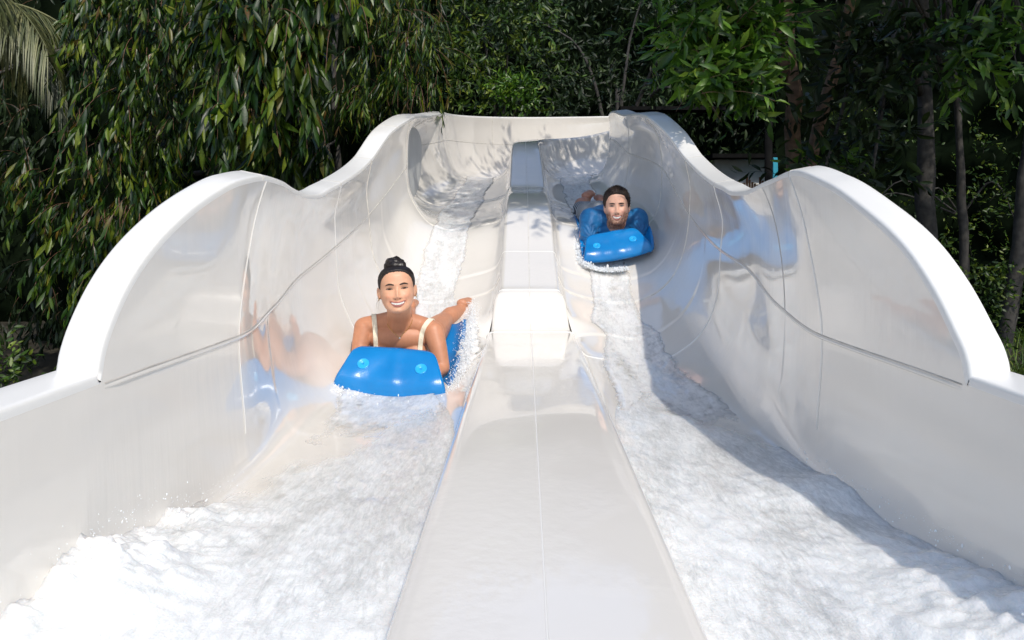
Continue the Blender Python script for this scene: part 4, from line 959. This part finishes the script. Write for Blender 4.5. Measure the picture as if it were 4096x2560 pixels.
foam_ridge([(.40, 5.3, -.06, .7), (.375, 5.0, -.18, 1), (.378, 4.8, -.27, 1), (.42, 4.69, -.315, 1), (.55, 4.66, -.335, 1), (.72, 4.66, -.315, .7)], .022, 7, 'white foam along the front of the man\'s mat')

# ------------------------------------------------------------------ ground and vegetation
def ground():
    n = 90; xs = np.linspace(-60, 60, n); ys = np.linspace(-30, 90, n)
    X, Y = np.meshgrid(xs, ys, indexing='ij'); Z = GROUND+.0*X+fbm(np.stack([X*.4, Y*.4, X*0], -1), 3, 2)*.04
    V, q = grid(np.stack([X, Y, Z], -1)); tag(mesh('ground', V, q, M_ground), 'bare dark soil under the trees', None, None, 'structure')
ground()
# canonical leaves: 8 verts, 8 tris; +Y along the blade, +Z the upper side
def canon(wd, curl, fold, wide=.42):
    v = np.array([(0, 0, 0), (-wd*.8, wide*.75, fold), (0, wide*.75, 0), (wd*.8, wide*.75, fold), (-wd*.75, .66, fold*.8), (0, .66, 0), (wd*.75, .66, fold*.8), (0, 1, 0)], float)
    v[:, 2] -= curl*v[:, 1]**2; v[:, 1] *= 1-.15*abs(curl)*v[:, 1]
    return v
LF = np.array([(0, 2, 1), (0, 3, 2), (1, 2, 5), (1, 5, 4), (2, 3, 6), (2, 6, 5), (4, 5, 7), (5, 6, 7)])
def leaf_frames(B, D, rs, spread=1.0):
    D = D/np.linalg.norm(D, axis=1)[:, None]
    up = rs.normal(size=D.shape)*spread+np.array([0, -.7, .5]); X = np.cross(D, up); X /= np.linalg.norm(X, axis=1)[:, None]+1e-9
    Z = np.cross(X, D)
    return X, D, Z
def add_leaves(tree, B, D, L, mat_, canons, rs, n_single=300, spread=1., fname='foliage', lname='leaf'):
    ok = ~((B[:, 0] > -1.35) & (B[:, 0] < 1.4) & (B[:, 1] < 8.2) & (B[:, 2] < .9)) & ~((B[:, 0] > -1.35) & (B[:, 1] < 7) & (B[:, 2] < 1.35) & (B[:, 0] < 0)); B, D, L = B[ok], D[ok], L[ok]
    X, Dn, Z = leaf_frames(B, D, rs, spread)
    ci = rs.randint(0, len(canons), len(B))
    # choose the leaves seen largest: nearest leaf in each cell of the view
    sx = (B[:, 0]/B[:, 1]*F+VX); sy = (VY-B[:, 2]/B[:, 1]*F)
    vis = (sx > -30) & (sx < 4120) & (sy > -30) & (sy < 1600) & (B[:, 1] > .5)
    single = np.zeros(len(B), bool)
    if n_single:
        cell = (sx//30).astype(int)*1000+(sy//44).astype(int)
        order = np.argsort(B[:, 1]); seen = set(); pick = []
        for i in order:
            if vis[i] and cell[i] not in seen: seen.add(cell[i]); pick.append(i)
        pick = sorted(pick, key=lambda i: -L[i]/B[i, 1])[:n_single]; single[pick] = True
    Cn = np.stack(canons)[ci]                                       # (n,8,3)
    W = B[:, None]+L[:, None, None]*(Cn[..., 0:1]*X[:, None]+Cn[..., 1:2]*Dn[:, None]+Cn[..., 2:3]*Z[:, None])
    R_ = W[~single]; n = len(R_)
    if n:
        mesh(fname, R_.reshape(-1, 3), (LF[None]+np.arange(n)[:, None, None]*8).reshape(-1, 3), mat_, tree, True, 'stuff')
    ms = [mesh(lname, c, LF, mat_, hold=True) for c in canons]
    for i in np.nonzero(single)[0]:
        o = link(lname, ms[ci[i]], tree)
        M = Matrix.Identity(4)
        for r in range(3):
            M[r][0] = X[i, r]*L[i]; M[r][1] = Dn[i, r]*L[i]; M[r][2] = Z[i, r]*L[i]; M[r][3] = B[i, r]
        o.matrix_basis = M
def shoots(S, D0, length, nleaf, rs, droop=.8, out=.55, Lm=.12, Ls=.25, hang=.8):
    """shoots start at S, direction D0; returns leaf bases, directions, lengths and twig polylines"""
    n = len(S); D = D0/np.linalg.norm(D0, axis=1)[:, None]; P = S.copy(); B = []; DD = []; LL = []; tw = [S.copy()]
    step = (length/nleaf)[:, None]
    for k in range(nleaf):
        D = D+np.array([0, 0, -1])*droop/nleaf; D /= np.linalg.norm(D, axis=1)[:, None]
        P = P+D*step; tw.append(P.copy())
        side = rs.normal(size=(n, 3)); side -= (side*D).sum(1)[:, None]*D; side /= np.linalg.norm(side, axis=1)[:, None]
        d = D+side*out+np.array([0, -.12, -hang]); 
        B.append(P.copy()); DD.append(d); LL.append(Lm*(1+rs.uniform(-Ls, Ls, n))*(1-.3*(k/nleaf)**2))
    return np.concatenate(B), np.concatenate(DD), np.concatenate(LL), np.stack(tw, 1)
def region(rs, n, x0, x1, y0, y1, Y0, Y1, hole=.0, sd=0, sc=1.3, near_bias=1.6):
    Y = Y0+(Y1-Y0)*rs.uniform(0, 1, n)**near_bias; X = (rs.uniform(x0, x1, n)-VX)*Y/F; Z = (VY-rs.uniform(y0, y1, n))*Y/F
    S = np.stack([X, Y, Z], 1); k = fbm(S*sc*np.array([1.2, 1, .75]), 3, sd) > hole
    return S[k]
def twigs(tree, tw, r, m, every=3, name='twig'):
    V = []; Fc = []; o = 0
    for p in tw[::every]:
        v, f = tube(p[::2] if len(p) > 6 else p, np.linspace(r, r*.4, len(p[::2] if len(p) > 6 else p)), 4, False)
        V += [tuple(x) for x in v]; Fc += [tuple(i+o for i in q) for q in f]; o += len(v)
    if V: mesh(name, V, Fc, m, tree, True, 'stuff')
def limb(tree, pts, r0, r1, m, name='branch', seg=9):
    pts = [Vector(p) for p in pts]; a = np.array([tuple(p) for p in pts]); d = np.concatenate([[0], np.cumsum(np.linalg.norm(np.diff(a, axis=0), axis=1))])
    t = np.linspace(0, d[-1], 14); q = pchip(d, a, t); q[1:-1] += nr.normal(size=(12, 3))*r0*.12
    V, f = tube(q, np.linspace(r0, r1, 14)*(1+.06*nr.normal(size=14)), seg); return mesh(name, V, f, m, tree)

FIC = [canon(.115, c, f, .5) for c, f in ((.15, .04), (.35, .06), (-.1, .02), (.55, .03), (.25, -.03), (.05, .08))]
FIC2 = [canon(.075, c, f, .5) for c, f in ((.25, .03), (.5, .04), (-.1, .02), (.7, .02))]
LAN = [canon(.16, c, f, .45) for c, f in ((.15, .05), (.35, .08), (-.1, .03), (.5, .06))]
SML = [canon(.22, c, f, .5) for c, f in ((.1, .05), (.4, .08), (-.2, .03))]
def ficus(name, base, regs, label, Lm, nleaf, mat_, canons, seed, n_single, trunk_r=.09, group='weeping figs beside the slide'):
    rs = np.random.RandomState(seed); t = empty(name, base, label, 'tree', group)
    allB = []
    for (n, x0, x1, y0, y1, Y0, Y1, hole, ln) in regs:
        S = region(rs, n, x0, x1, y0, y1, Y0, Y1, hole, seed)
        D0 = rs.normal(size=S.shape)*.35+np.array([0, -.45, -.35])
        allB.append(shoots(S, D0, rs.uniform(.7, 1.2, len(S))*ln, nleaf, rs, 1.6, .5, Lm, .35, .9))
    B, D, L = (np.concatenate([a[i] for a in allB]) for i in range(3))
    add_leaves(t, B, D, L, mat_, canons, rs, n_single, .8)
    for a in allB: twigs(t, a[3], .0028, M_twig, 2)
    bx, by, bz = base
    tops = [S for S in (allB[0][0][::max(1, len(allB[0][0])//5)])][:5]
    limb(t, [base, (bx+.1, by, bz+1.2), (bx-.05, by+.1, bz+3.0), (bx+.1, by, bz+5)], trunk_r, trunk_r*.4, M_bark, 'trunk', 12)
    for S in tops: limb(t, [(bx, by, bz+1.6+rnd.random()), ((bx+S[0])/2, (by+S[1])/2+.2, max(S[2]+.5, 0)), tuple(S)], trunk_r*.35, .012, M_bark, 'branch', 7)
    return t
ficus('weeping_fig', (-2.9, 6.9, GROUND), [(980, 290, 950, -160, 1080, 5.2, 6.9, .02, .45), (130, 0, 300, 560, 1080, 5.6, 6.6, .0, .42)], 'weeping fig with long drooping olive leaves filling the left behind the scalloped wall', .135, 11, M_ficus, FIC, 3, 300)
ficus('weeping_fig', (-2.5, 7.0, GROUND), [(460, 850, 1440, -260, 480, 4.4, 5.5, -.02, .42), (70, 980, 1330, 430, 620, 4.9, 5.6, -.2, .3)], 'nearest weeping fig with the largest broad dark leaves hanging above the left scallop', .18, 10, M_ficus, FIC, 5, 300)
ficus('weeping_fig', (-1.9, 8.9, GROUND), [(560, 1400, 1760, -200, 400, 7.0, 8.8, -.05, .5), (60, 1330, 1500, 150, 420, 6.6, 7.5, -.1, .4)], 'weeping fig with narrow sunlit yellow green leaves left of the slide top', .16, 12, M_ficus, FIC2, 8, 300, .07)
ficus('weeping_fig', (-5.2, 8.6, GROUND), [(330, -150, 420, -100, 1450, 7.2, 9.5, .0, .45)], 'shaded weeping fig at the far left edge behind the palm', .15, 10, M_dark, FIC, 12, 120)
ficus('weeping_fig', (-2.0, 7.2, GROUND), [(150, 1060, 1340, 520, 800, 5.9, 7.6, -.3, .3)], 'small weeping fig seen in the dip of the left wall with a pale trunk', .12, 8, M_ficus, FIC, 15, 60, .05)

def bush(name, base, regs, label, cat, Lm, mat_, canons, seed, n_single, nleaf=7, group=None, trunk=True, tr=.06, drop=.5, up=.2, m_b=None, trunk_top=None):
    rs = np.random.RandomState(seed); t = empty(name, base, label, cat, group); A = []
    for (n, x0, x1, y0, y1, Y0, Y1, hole, ln) in regs:
        S = region(rs, n, x0, x1, y0, y1, Y0, Y1, hole, seed, 1.1)
        D0 = rs.normal(size=S.shape)*.8+np.array([0, -.5, up])
        A.append(shoots(S, D0, rs.uniform(.7, 1.2, len(S))*ln, nleaf, rs, drop, 1.0, Lm, .35, .15))
    B, D, L = (np.concatenate([a[i] for a in A]) for i in range(3))
    add_leaves(t, B, D, L, mat_, canons, rs, n_single, 1.)
    for a in A: twigs(t, a[3], Lm*.02, m_b or M_bark, 3)
    if trunk:
        bx, by, bz = base; top = trunk_top or (bx+.2, by+.1, bz+4.2)
        limb(t, [base, tuple((np.array(base)+np.array(top))/2+[.06, 0, 0]), top], tr, tr*.5, m_b or M_bark, 'trunk', 12)
        Sx = A[0][0][::max(1, len(A[0][0])//4)][:4]
        for S in Sx: limb(t, [tuple(np.array(base)*.35+np.array(top)*.65), tuple((np.array(top)+S)/2+[0, 0, .2]), tuple(S)], tr*.4, tr*.1, m_b or M_bark, 'branch', 7)
    return t
# behind the slide top
bush('broadleaf_tree', (-.6, 12.6, GROUND), [(700, 1700, 2240, -150, 440, 10.8, 13, -.15, .5)], 'mid green leafy tree behind the middle of the slide top', 'tree', .15, M_mid, LAN, 21, 250, 9, None, True, .1, .6)
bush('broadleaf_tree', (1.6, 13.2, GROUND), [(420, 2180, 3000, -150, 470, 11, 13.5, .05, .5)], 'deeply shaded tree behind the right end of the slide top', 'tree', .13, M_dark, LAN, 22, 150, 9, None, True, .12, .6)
bush('flowering_shrub', (-.1, 10.9, GROUND), [(110, 1985, 2140, 320, 440, 10.6, 11.0, -.6, .3)], 'bright yellow green shrub just above the back rim', 'shrub', .12, M_lance, LAN, 23, 60, 7, None, True, .04, .3, .6, None, (-.1, 11, 1.8))
# overhanging tree on the right
lt = bush('lance_leaf_tree', (2.95, 7.6, GROUND), [(230, 2560, 3060, -200, 150, 4.6, 5.8, -.2, .45), (95, 2720, 3040, 120, 330, 4.6, 5.4, -.35, .36), (60, 2780, 3000, 280, 380, 4.5, 5.0, -.5, .28)],
     'tree with bright pointed leaves on red twigs overhanging the right side of the slide', 'tree', .155, M_lance, LAN, 31, 300, 8, None, True, .11, .5, .1, M_bark2, (2.5, 6.6, 3.1))
limb(lt, [(3.2, 7.6, GROUND), (3.15, 7.7, .2), (3.5, 7.4, 2.2), (3.6, 7, 3.5)], .085, .05, M_bark2, 'trunk', 12)
limb(lt, [(2.6, 6.8, 2.3), (2.2, 5.8, 1.9), (1.6, 5.0, 1.35), (1.35, 4.8, .95)], .03, .006, M_twig, 'branch', 7)
limb(lt, [(2.6, 6.8, 2.5), (1.8, 5.6, 2.1), (1.0, 5.1, 1.7)], .03, .006, M_twig, 'branch', 7)
def canopy(tree, n, bx, mat_, seed, Lm, hole, scale=1.):  # crown above the view, filled and gapped to shape the shade below
    rs = np.random.RandomState(seed)
    S = np.stack([rs.uniform(*bx[0], n), rs.uniform(*bx[1], n), rs.uniform(*bx[2], n)], 1); k = fbm(S*scale, 3, seed) > hole; k = k & (np.hypot(S[:, 0]-2.15, S[:, 1]-3.35) > .5); S = S[k]
    D0 = rs.normal(size=S.shape)+np.array([0, 0, .1]); B, D, L, tw = shoots(S, D0, rs.uniform(.3, .6, len(S)), 7, rs, .5, 1., Lm, .3, .3)
    add_leaves(tree, B, D, L, mat_, LAN, rs, 0, 1., 'crown')
    return S
canopy(lt, 3000, ((.95, 5.6), (2.75, 7.0), (3.2, 4.4)), M_lance, 33, .15, -.6); canopy(lt, 1700, ((.85, 2.6), (2.75, 5.8), (3.2, 3.9)), M_lance, 36, .15, -.7)
canopy(lt, 420, ((.25, 1.1), (3.1, 6.0), (3.3, 4.0)), M_lance, 34, .13, -.05)
for p in ((1.4, 3.0, 3.5), (3.2, 3.2, 3.8), (4.6, 5.0, 3.8), (2.0, 6.4, 3.6)): limb(lt, [(2.55, 6.7, 2.7), ((2.55+p[0])/2, (6.7+p[1])/2, 3.4), p], .045, .012, M_bark2, 'branch', 7)
# right-hand wood
rt = bush('shade_tree', (4.75, 8.1, GROUND), [(150, 3050, 3650, 120, 780, 6.0, 8.0, .0, .5), (75, 3300, 3680, 150, 330, 5.6, 6.2, -.1, .4)], 'stout grey trunk with large dark leaves right of the lance leaved tree', 'tree', .17, M_dark, LAN, 41, 200, 7, None, True, .12, .5, .2, M_bark, (4.6, 8.0, 3.2))
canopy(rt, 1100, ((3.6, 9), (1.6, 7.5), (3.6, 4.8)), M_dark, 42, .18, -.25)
b3 = bush('shade_tree', (5.15, 8.0, GROUND), [(60, 3400, 3760, 20, 330, 5.4, 6.4, -.1, .4), (20, 3250, 3380, 620, 680, 6.6, 7.0, -.8, .3)], 'thin leaning trunk with a few bright yellow green leaf clusters', 'tree', .15, M_lance, LAN, 43, 150, 6, None, True, .055, .4, .3, M_bark, (4.9, 8.0, 3.2))
b4 = bush('shade_tree', (4.85, 7.0, GROUND), [(85, 3720, 4130, 40, 330, 5.4, 6.5, -.2, .4)], 'rightmost grey trunk leaning outwards under bright leaf clusters', 'tree', .16, M_lance, LAN, 44, 150, 6, None, True, .085, .4, .3, M_bark, (5.35, 7.0, 2.9))
bush('undergrowth_shrub', (6.0, 9.3, GROUND), [(520, 3300, 4150, 420, 1350, 8.4, 11, .08, .35)], 'loose shrub with small dappled leaves among the right trunks', 'shrub', .07, M_mid, SML, 45, 100, 9, None, True, .04, .3, .3, None, (5.9, 9.3, 1.))
bush('undergrowth_shrub', (5.3, 7.6, GROUND), [(210, 3860, 4150, 1050, 1420, 6.9, 8.4, -.1, .3)], 'low leafy shrub at the foot of the rightmost trunk', 'shrub', .06, M_mid, SML, 46, 100, 9, None, False)
bush('undergrowth_shrub', (-3.9, 5.6, GROUND), [(26, -60, 160, 1400, 1580, 5.2, 6.0, -.3, .2)], 'small low plant in the dark at the lower left corner', 'shrub', .07, M_mid, SML, 47, 50, 7, None, False)
# fan palm frond group, top left
def palm():
    t = empty('palm_tree', (-4.7, 5.6, GROUND), 'palm with long pale feathery fronds at the top left corner', 'palm')
    limb(t, [(-4.7, 5.6, GROUND), (-4.75, 5.6, 0), (-4.7, 5.6, 1.75)], .14, .12, M_bark2, 'trunk', 14)
    for (a, el, Ln, sd, nz) in ((R(-25), .35, 1.5, 1, 1), (R(8), .38, 1.3, 2, 1), (R(-8), .05, 1.35, 12, 1), (R(-60), .2, 1.3, 3, 1), (R(100), .5, 1.3, 4, 1), (R(170), .5, 1.3, 5, 1), (R(-110), .5, 1.2, 6, 1), (R(-40), .75, 1.2, 8, 1)):
        rs = np.random.RandomState(sd); c = Vector((-4.7, 5.6, 1.78)); d = Vector((math.cos(a), math.sin(a), el)).normalized(); P = []; p = c.copy()
        n = 34
        for k in range(n):
            P.append(p.copy()); d = (d+Vector((0, 0, -1))*1.5/n).normalized(); p = p+d*Ln/n
        V, f = tube(P, np.linspace(.014, .003, n), 6); ra = mesh('frond', V, f, M_palm, t)
        B = []; D = []; L = []
        for k in range(4, n):
            tt = (P[min(k+1, n-1)]-P[k-1]).normalized(); s = tt.cross(Vector((0, 0, 1))).normalized()
            for sg in (-1, 1):
                for _ in range(3):
                    B.append(tuple(P[k]+tt*rs.uniform(0, Ln/n))); D.append(tuple(tt*(.9+rs.uniform(-.1, .3))+s*sg*(.55+rs.uniform(-.2, .2))+Vector((0, 0, -.25+rs.uniform(-.15, .1))))); L.append((.42+.18*math.sin(k/n*3.1))*rs.uniform(.8, 1.1))
        B = np.array(B); D = np.array(D); L = np.array(L); D /= np.linalg.norm(D, axis=1)[:, None]
        X = np.cross(D, [0, 0, 1]); X /= np.linalg.norm(X, axis=1)[:, None]; Z = np.cross(X, D)
        c_ = canon(.011, .35, .003, .3)
        W = B[:, None]+L[:, None, None]*(c_[None, :, 0:1]*X[:, None]+c_[None, :, 1:2]*D[:, None]+c_[None, :, 2:3]*Z[:, None])
        m_ = len(W); o = mesh('leaflets', W.reshape(-1, 3), (LF[None]+np.arange(m_)[:, None, None]*8).reshape(-1, 3), M_palm, None, True, 'stuff')
        o.parent = ra; o.matrix_parent_inverse = Matrix.Translation(t.location).inverted() @ Matrix.Identity(4); o.matrix_parent_inverse = (Matrix.Identity(4))
palm()
# far wood: a deep mass of foliage coloured dark for shade that closes the view all round the back
def wood():
    rs = np.random.RandomState(77)
    t = empty('woodland', (0, 17, GROUND)); t['kind'] = 'stuff'
    pth = np.array([(-13, -1), (-11, 6), (-8, 11.5), (-3, 15.5), (1.5, 17), (6, 16), (10, 12.5), (12.5, 7), (13, 0)], float)
    d = np.concatenate([[0], np.cumsum(np.linalg.norm(np.diff(pth, axis=0), axis=1))]); tt = np.linspace(0, d[-1], 150); q = pchip(d, pth, tt)
    zz = np.linspace(0, 1, 40); ht = 10
    P = np.zeros((150, 40, 3)); P[..., 0] = q[:, None, 0]; P[..., 1] = q[:, None, 1]; P[..., 2] = GROUND-.1+zz[None]*ht
    n = np.stack([-np.gradient(q[:, 1]), np.gradient(q[:, 0])], -1); n /= np.linalg.norm(n, axis=1)[:, None]
    k = fbm(P*.5, 4, 3)*1.0+sstep(.8, 1, zz)[None]*2.5; P[..., 0] += n[:, None, 0]*k; P[..., 1] += n[:, None, 1]*k
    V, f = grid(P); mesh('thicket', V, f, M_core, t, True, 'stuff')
    m = 26000; i = np.clip(rs.normal(78, 26, m), 0, 149).astype(int); j = rs.randint(0, 40, m)
    B = P[i, j]+rs.normal(size=(m, 3))*.35; B[:, 0] -= n[i, 0]*.5; B[:, 1] -= n[i, 1]*.5
    D = rs.normal(size=(m, 3))+[0, 0, -.5]; L = rs.uniform(.12, .3, m)
    X, Dn, Z = leaf_frames(B, D, rs); Cn = np.stack(LAN)[rs.randint(0, len(LAN), m)]
    W = B[:, None]+L[:, None, None]*(Cn[..., 0:1]*X[:, None]+Cn[..., 1:2]*Dn[:, None]+Cn[..., 2:3]*Z[:, None])
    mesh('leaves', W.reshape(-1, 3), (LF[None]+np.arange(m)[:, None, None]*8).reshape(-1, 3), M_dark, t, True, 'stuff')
wood()
# near-black inner thickets, shade put into their colour, close behind the hanging leaves
def thicket(base, pts, r, zt_, label, seed):
    rs = np.random.RandomState(seed); pts = np.array(pts, float); d = np.concatenate([[0], np.cumsum(np.linalg.norm(np.diff(pts, axis=0), axis=1))])
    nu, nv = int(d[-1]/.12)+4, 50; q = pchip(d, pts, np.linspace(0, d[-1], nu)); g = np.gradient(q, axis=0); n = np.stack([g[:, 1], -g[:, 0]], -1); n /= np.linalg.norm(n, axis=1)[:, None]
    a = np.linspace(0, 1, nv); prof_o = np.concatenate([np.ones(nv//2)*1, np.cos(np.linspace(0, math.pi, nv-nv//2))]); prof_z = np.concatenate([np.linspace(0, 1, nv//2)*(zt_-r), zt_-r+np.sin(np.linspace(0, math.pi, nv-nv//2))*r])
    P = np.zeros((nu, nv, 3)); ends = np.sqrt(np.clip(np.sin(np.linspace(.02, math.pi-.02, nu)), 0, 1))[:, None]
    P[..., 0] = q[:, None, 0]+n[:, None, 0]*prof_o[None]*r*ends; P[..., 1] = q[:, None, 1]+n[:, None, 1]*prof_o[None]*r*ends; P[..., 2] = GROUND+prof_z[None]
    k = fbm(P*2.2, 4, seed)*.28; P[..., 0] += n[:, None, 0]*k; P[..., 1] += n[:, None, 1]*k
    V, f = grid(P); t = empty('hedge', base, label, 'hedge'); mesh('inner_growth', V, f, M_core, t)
    m = 1500; i = rs.randint(0, nu, m); j = rs.randint(0, nv, m); B = P[i, j]+rs.normal(size=(m, 3))*.12; D = rs.normal(size=(m, 3))+[0, -.4, -1.2]; L = rs.uniform(.08, .16, m)
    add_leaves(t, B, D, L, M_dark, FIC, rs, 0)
thicket((-3.3, 7.5, GROUND), [(-6.5, 9.2), (-4.2, 7.6), (-2.9, 7.2), (-2.0, 8.0), (-1.75, 9.8), (-1.6, 11.4)], .35, 6.2, 'dense dark hedge behind the weeping figs on the left', 51)
thicket((7, 10.5, GROUND), [(4.1, 11.2), (6, 10.9), (8, 9.2), (9.6, 7)], .4, 5.6, 'dense dark hedge behind the trunks on the right', 52)
# things glimpsed through the gap beyond the right wall
def V3(p): return tuple(p)
M = MB(); a = px(2860, 636, 14.5); b = px(3230, 900, 14.5)
M.add(*box(((a.x+b.x)/2, 14.6, (a.z+GROUND)/2), ((b.x-a.x)/2, .1, (a.z-GROUND)/2)))
bl = empty('pool_building', ((a.x+b.x)/2, 14.6, GROUND), 'pale rendered building wall seen in the gap beyond the right rim', 'building'); M.build('wall', M_wall, bl, False)
M = MB(); a2 = px(2840, 618, 14.3); b2 = px(3250, 634, 14.3); M.add(*box(((a2.x+b2.x)/2, 14.4, (a2.z+b2.z)/2), ((b2.x-a2.x)/2, .3, (a2.z-b2.z)/2))); M.build('roof', M_darkmetal, bl, False)
a = px(3092, 630, 13.9); b = px(3128, 760, 13.9); M = MB(); M.add(*box(((a.x+b.x)/2, 13.9, (a.z+GROUND)/2), ((b.x-a.x)/2, .02, (a.z-GROUND)/2)))
tag(M.build('cyan_panel', M_cyan, None, False), 'bright cyan panel standing before the pale building', 'panel')
fe = empty('timber_fence', (px(2990, 740, 12).x, 12, GROUND), 'short brown timber fence with uneven slats in the gap beyond the right rim', 'fence')
rs = np.random.RandomState(5)
sl = None
for k in range(17):
    x = 2925+k*10.5; top = 742-rs.uniform(0, 45)*(1 if k > 5 else .4); p = px(x, top, 12.0+.03*(k % 2)); h = p.z-GROUND
    o = mesh('slat', *box((0, 0, 0), (.017, .012, .5)), M_wood, None, False) if sl is None else bpy.data.objects.new('slat', sl.data)
    if sl is None: sl = o
    else: C.objects.link(o)
    o.parent = fe; o.matrix_parent_inverse = Matrix.Translation(fe.location).inverted(); o.location = (p.x, p.y, GROUND+h/2); o.scale = (1, 1, h)
M = MB(); M.add(*box((px(2990, 0, 12).x, 12.06, GROUND+1.6), (.42, .02, .03))); M.build('rail', M_wood, fe, False)
a = px(3074, 560, 10.5)
V, f = tube([(a.x, 10.5, GROUND), (a.x, 10.5, a.z+.5)], .058, 12); tag(mesh('post', V, f, M_darkmetal), 'dark round post in front of the cyan panel', 'post')
# dark sun-shade beam behind the top right rim
a = px(2480, 434, 11.2); b = px(2900, 424, 11.2)
bm_ = empty('shade_roof', ((a.x+b.x)/2, 11.3, GROUND), 'low dark roof edge behind the top right rim', 'roof')
M = MB(); M.add(*box(((a.x+b.x)/2, 11.3, a.z+.0), ((b.x-a.x)/2, .15, .03))); M.build('beam', M_darkmetal, bm_, False)
for x in (px(2520, 0, 11.3).x, px(2640, 0, 11.3).x): V, f = tube([(x, 11.3, GROUND), (x, 11.3, a.z)], .04, 10); mesh('post', V, f, M_darkmetal, bm_)
# grass on the right
def grass(n, x0, x1, y0, y1, seed, label):
    rs = np.random.RandomState(seed); B = np.stack([rs.uniform(x0, x1, n), rs.uniform(y0, y1, n), np.full(n, GROUND-.01)], 1)
    h = rs.uniform(.04, .12, n)*(1+fbm(B*1.2, 2, 3)*.5); a = rs.uniform(0, 6.28, n); t = np.stack([np.cos(a), np.sin(a), 0*a], 1)*.006; ln = rs.normal(size=(n, 3))*.4; ln[:, 2] = 1
    W = np.stack([B-t, B+t, B+ln*h[:, None]], 1)
    tag(mesh('grass', W.reshape(-1, 3), np.arange(n*3).reshape(-1, 3), M_mid, None, True, 'stuff'), label)
grass(26000, 3.4, 8.5, 4.4, 10.5, 91, 'mown grass beyond the right wall')
def tuft():
    rs = np.random.RandomState(9); t = empty('grass_tuft', (4.75, 6.6, GROUND), 'arching tuft of long green blades beside the right scallop', 'plant')
    n = 130; P = []
    for k in range(n):
        a = rs.uniform(0, 6.28); d = Vector((math.cos(a)*.5-.2, math.sin(a)*.5, 1.2)).normalized(); p = Vector((4.75+rs.normal()*.04, 6.6+rs.normal()*.04, GROUND)); L = rs.uniform(.5, .95); w0 = .006; s = d.cross(Vector((0, 1, 0))).normalized()
        for j in range(7):
            ww = w0*(1-j/6.5); P.append(p-s*ww); P.append(p+s*ww); d = (d+Vector((0, 0, -.28))).normalized(); p = p+d*L/6
    Fc = [(k*14+2*j, k*14+2*j+1, k*14+2*j+3, k*14+2*j+2) for k in range(n) for j in range(6)]
    mesh('blades', P, Fc, M_mid, t, True, 'stuff')
tuft()
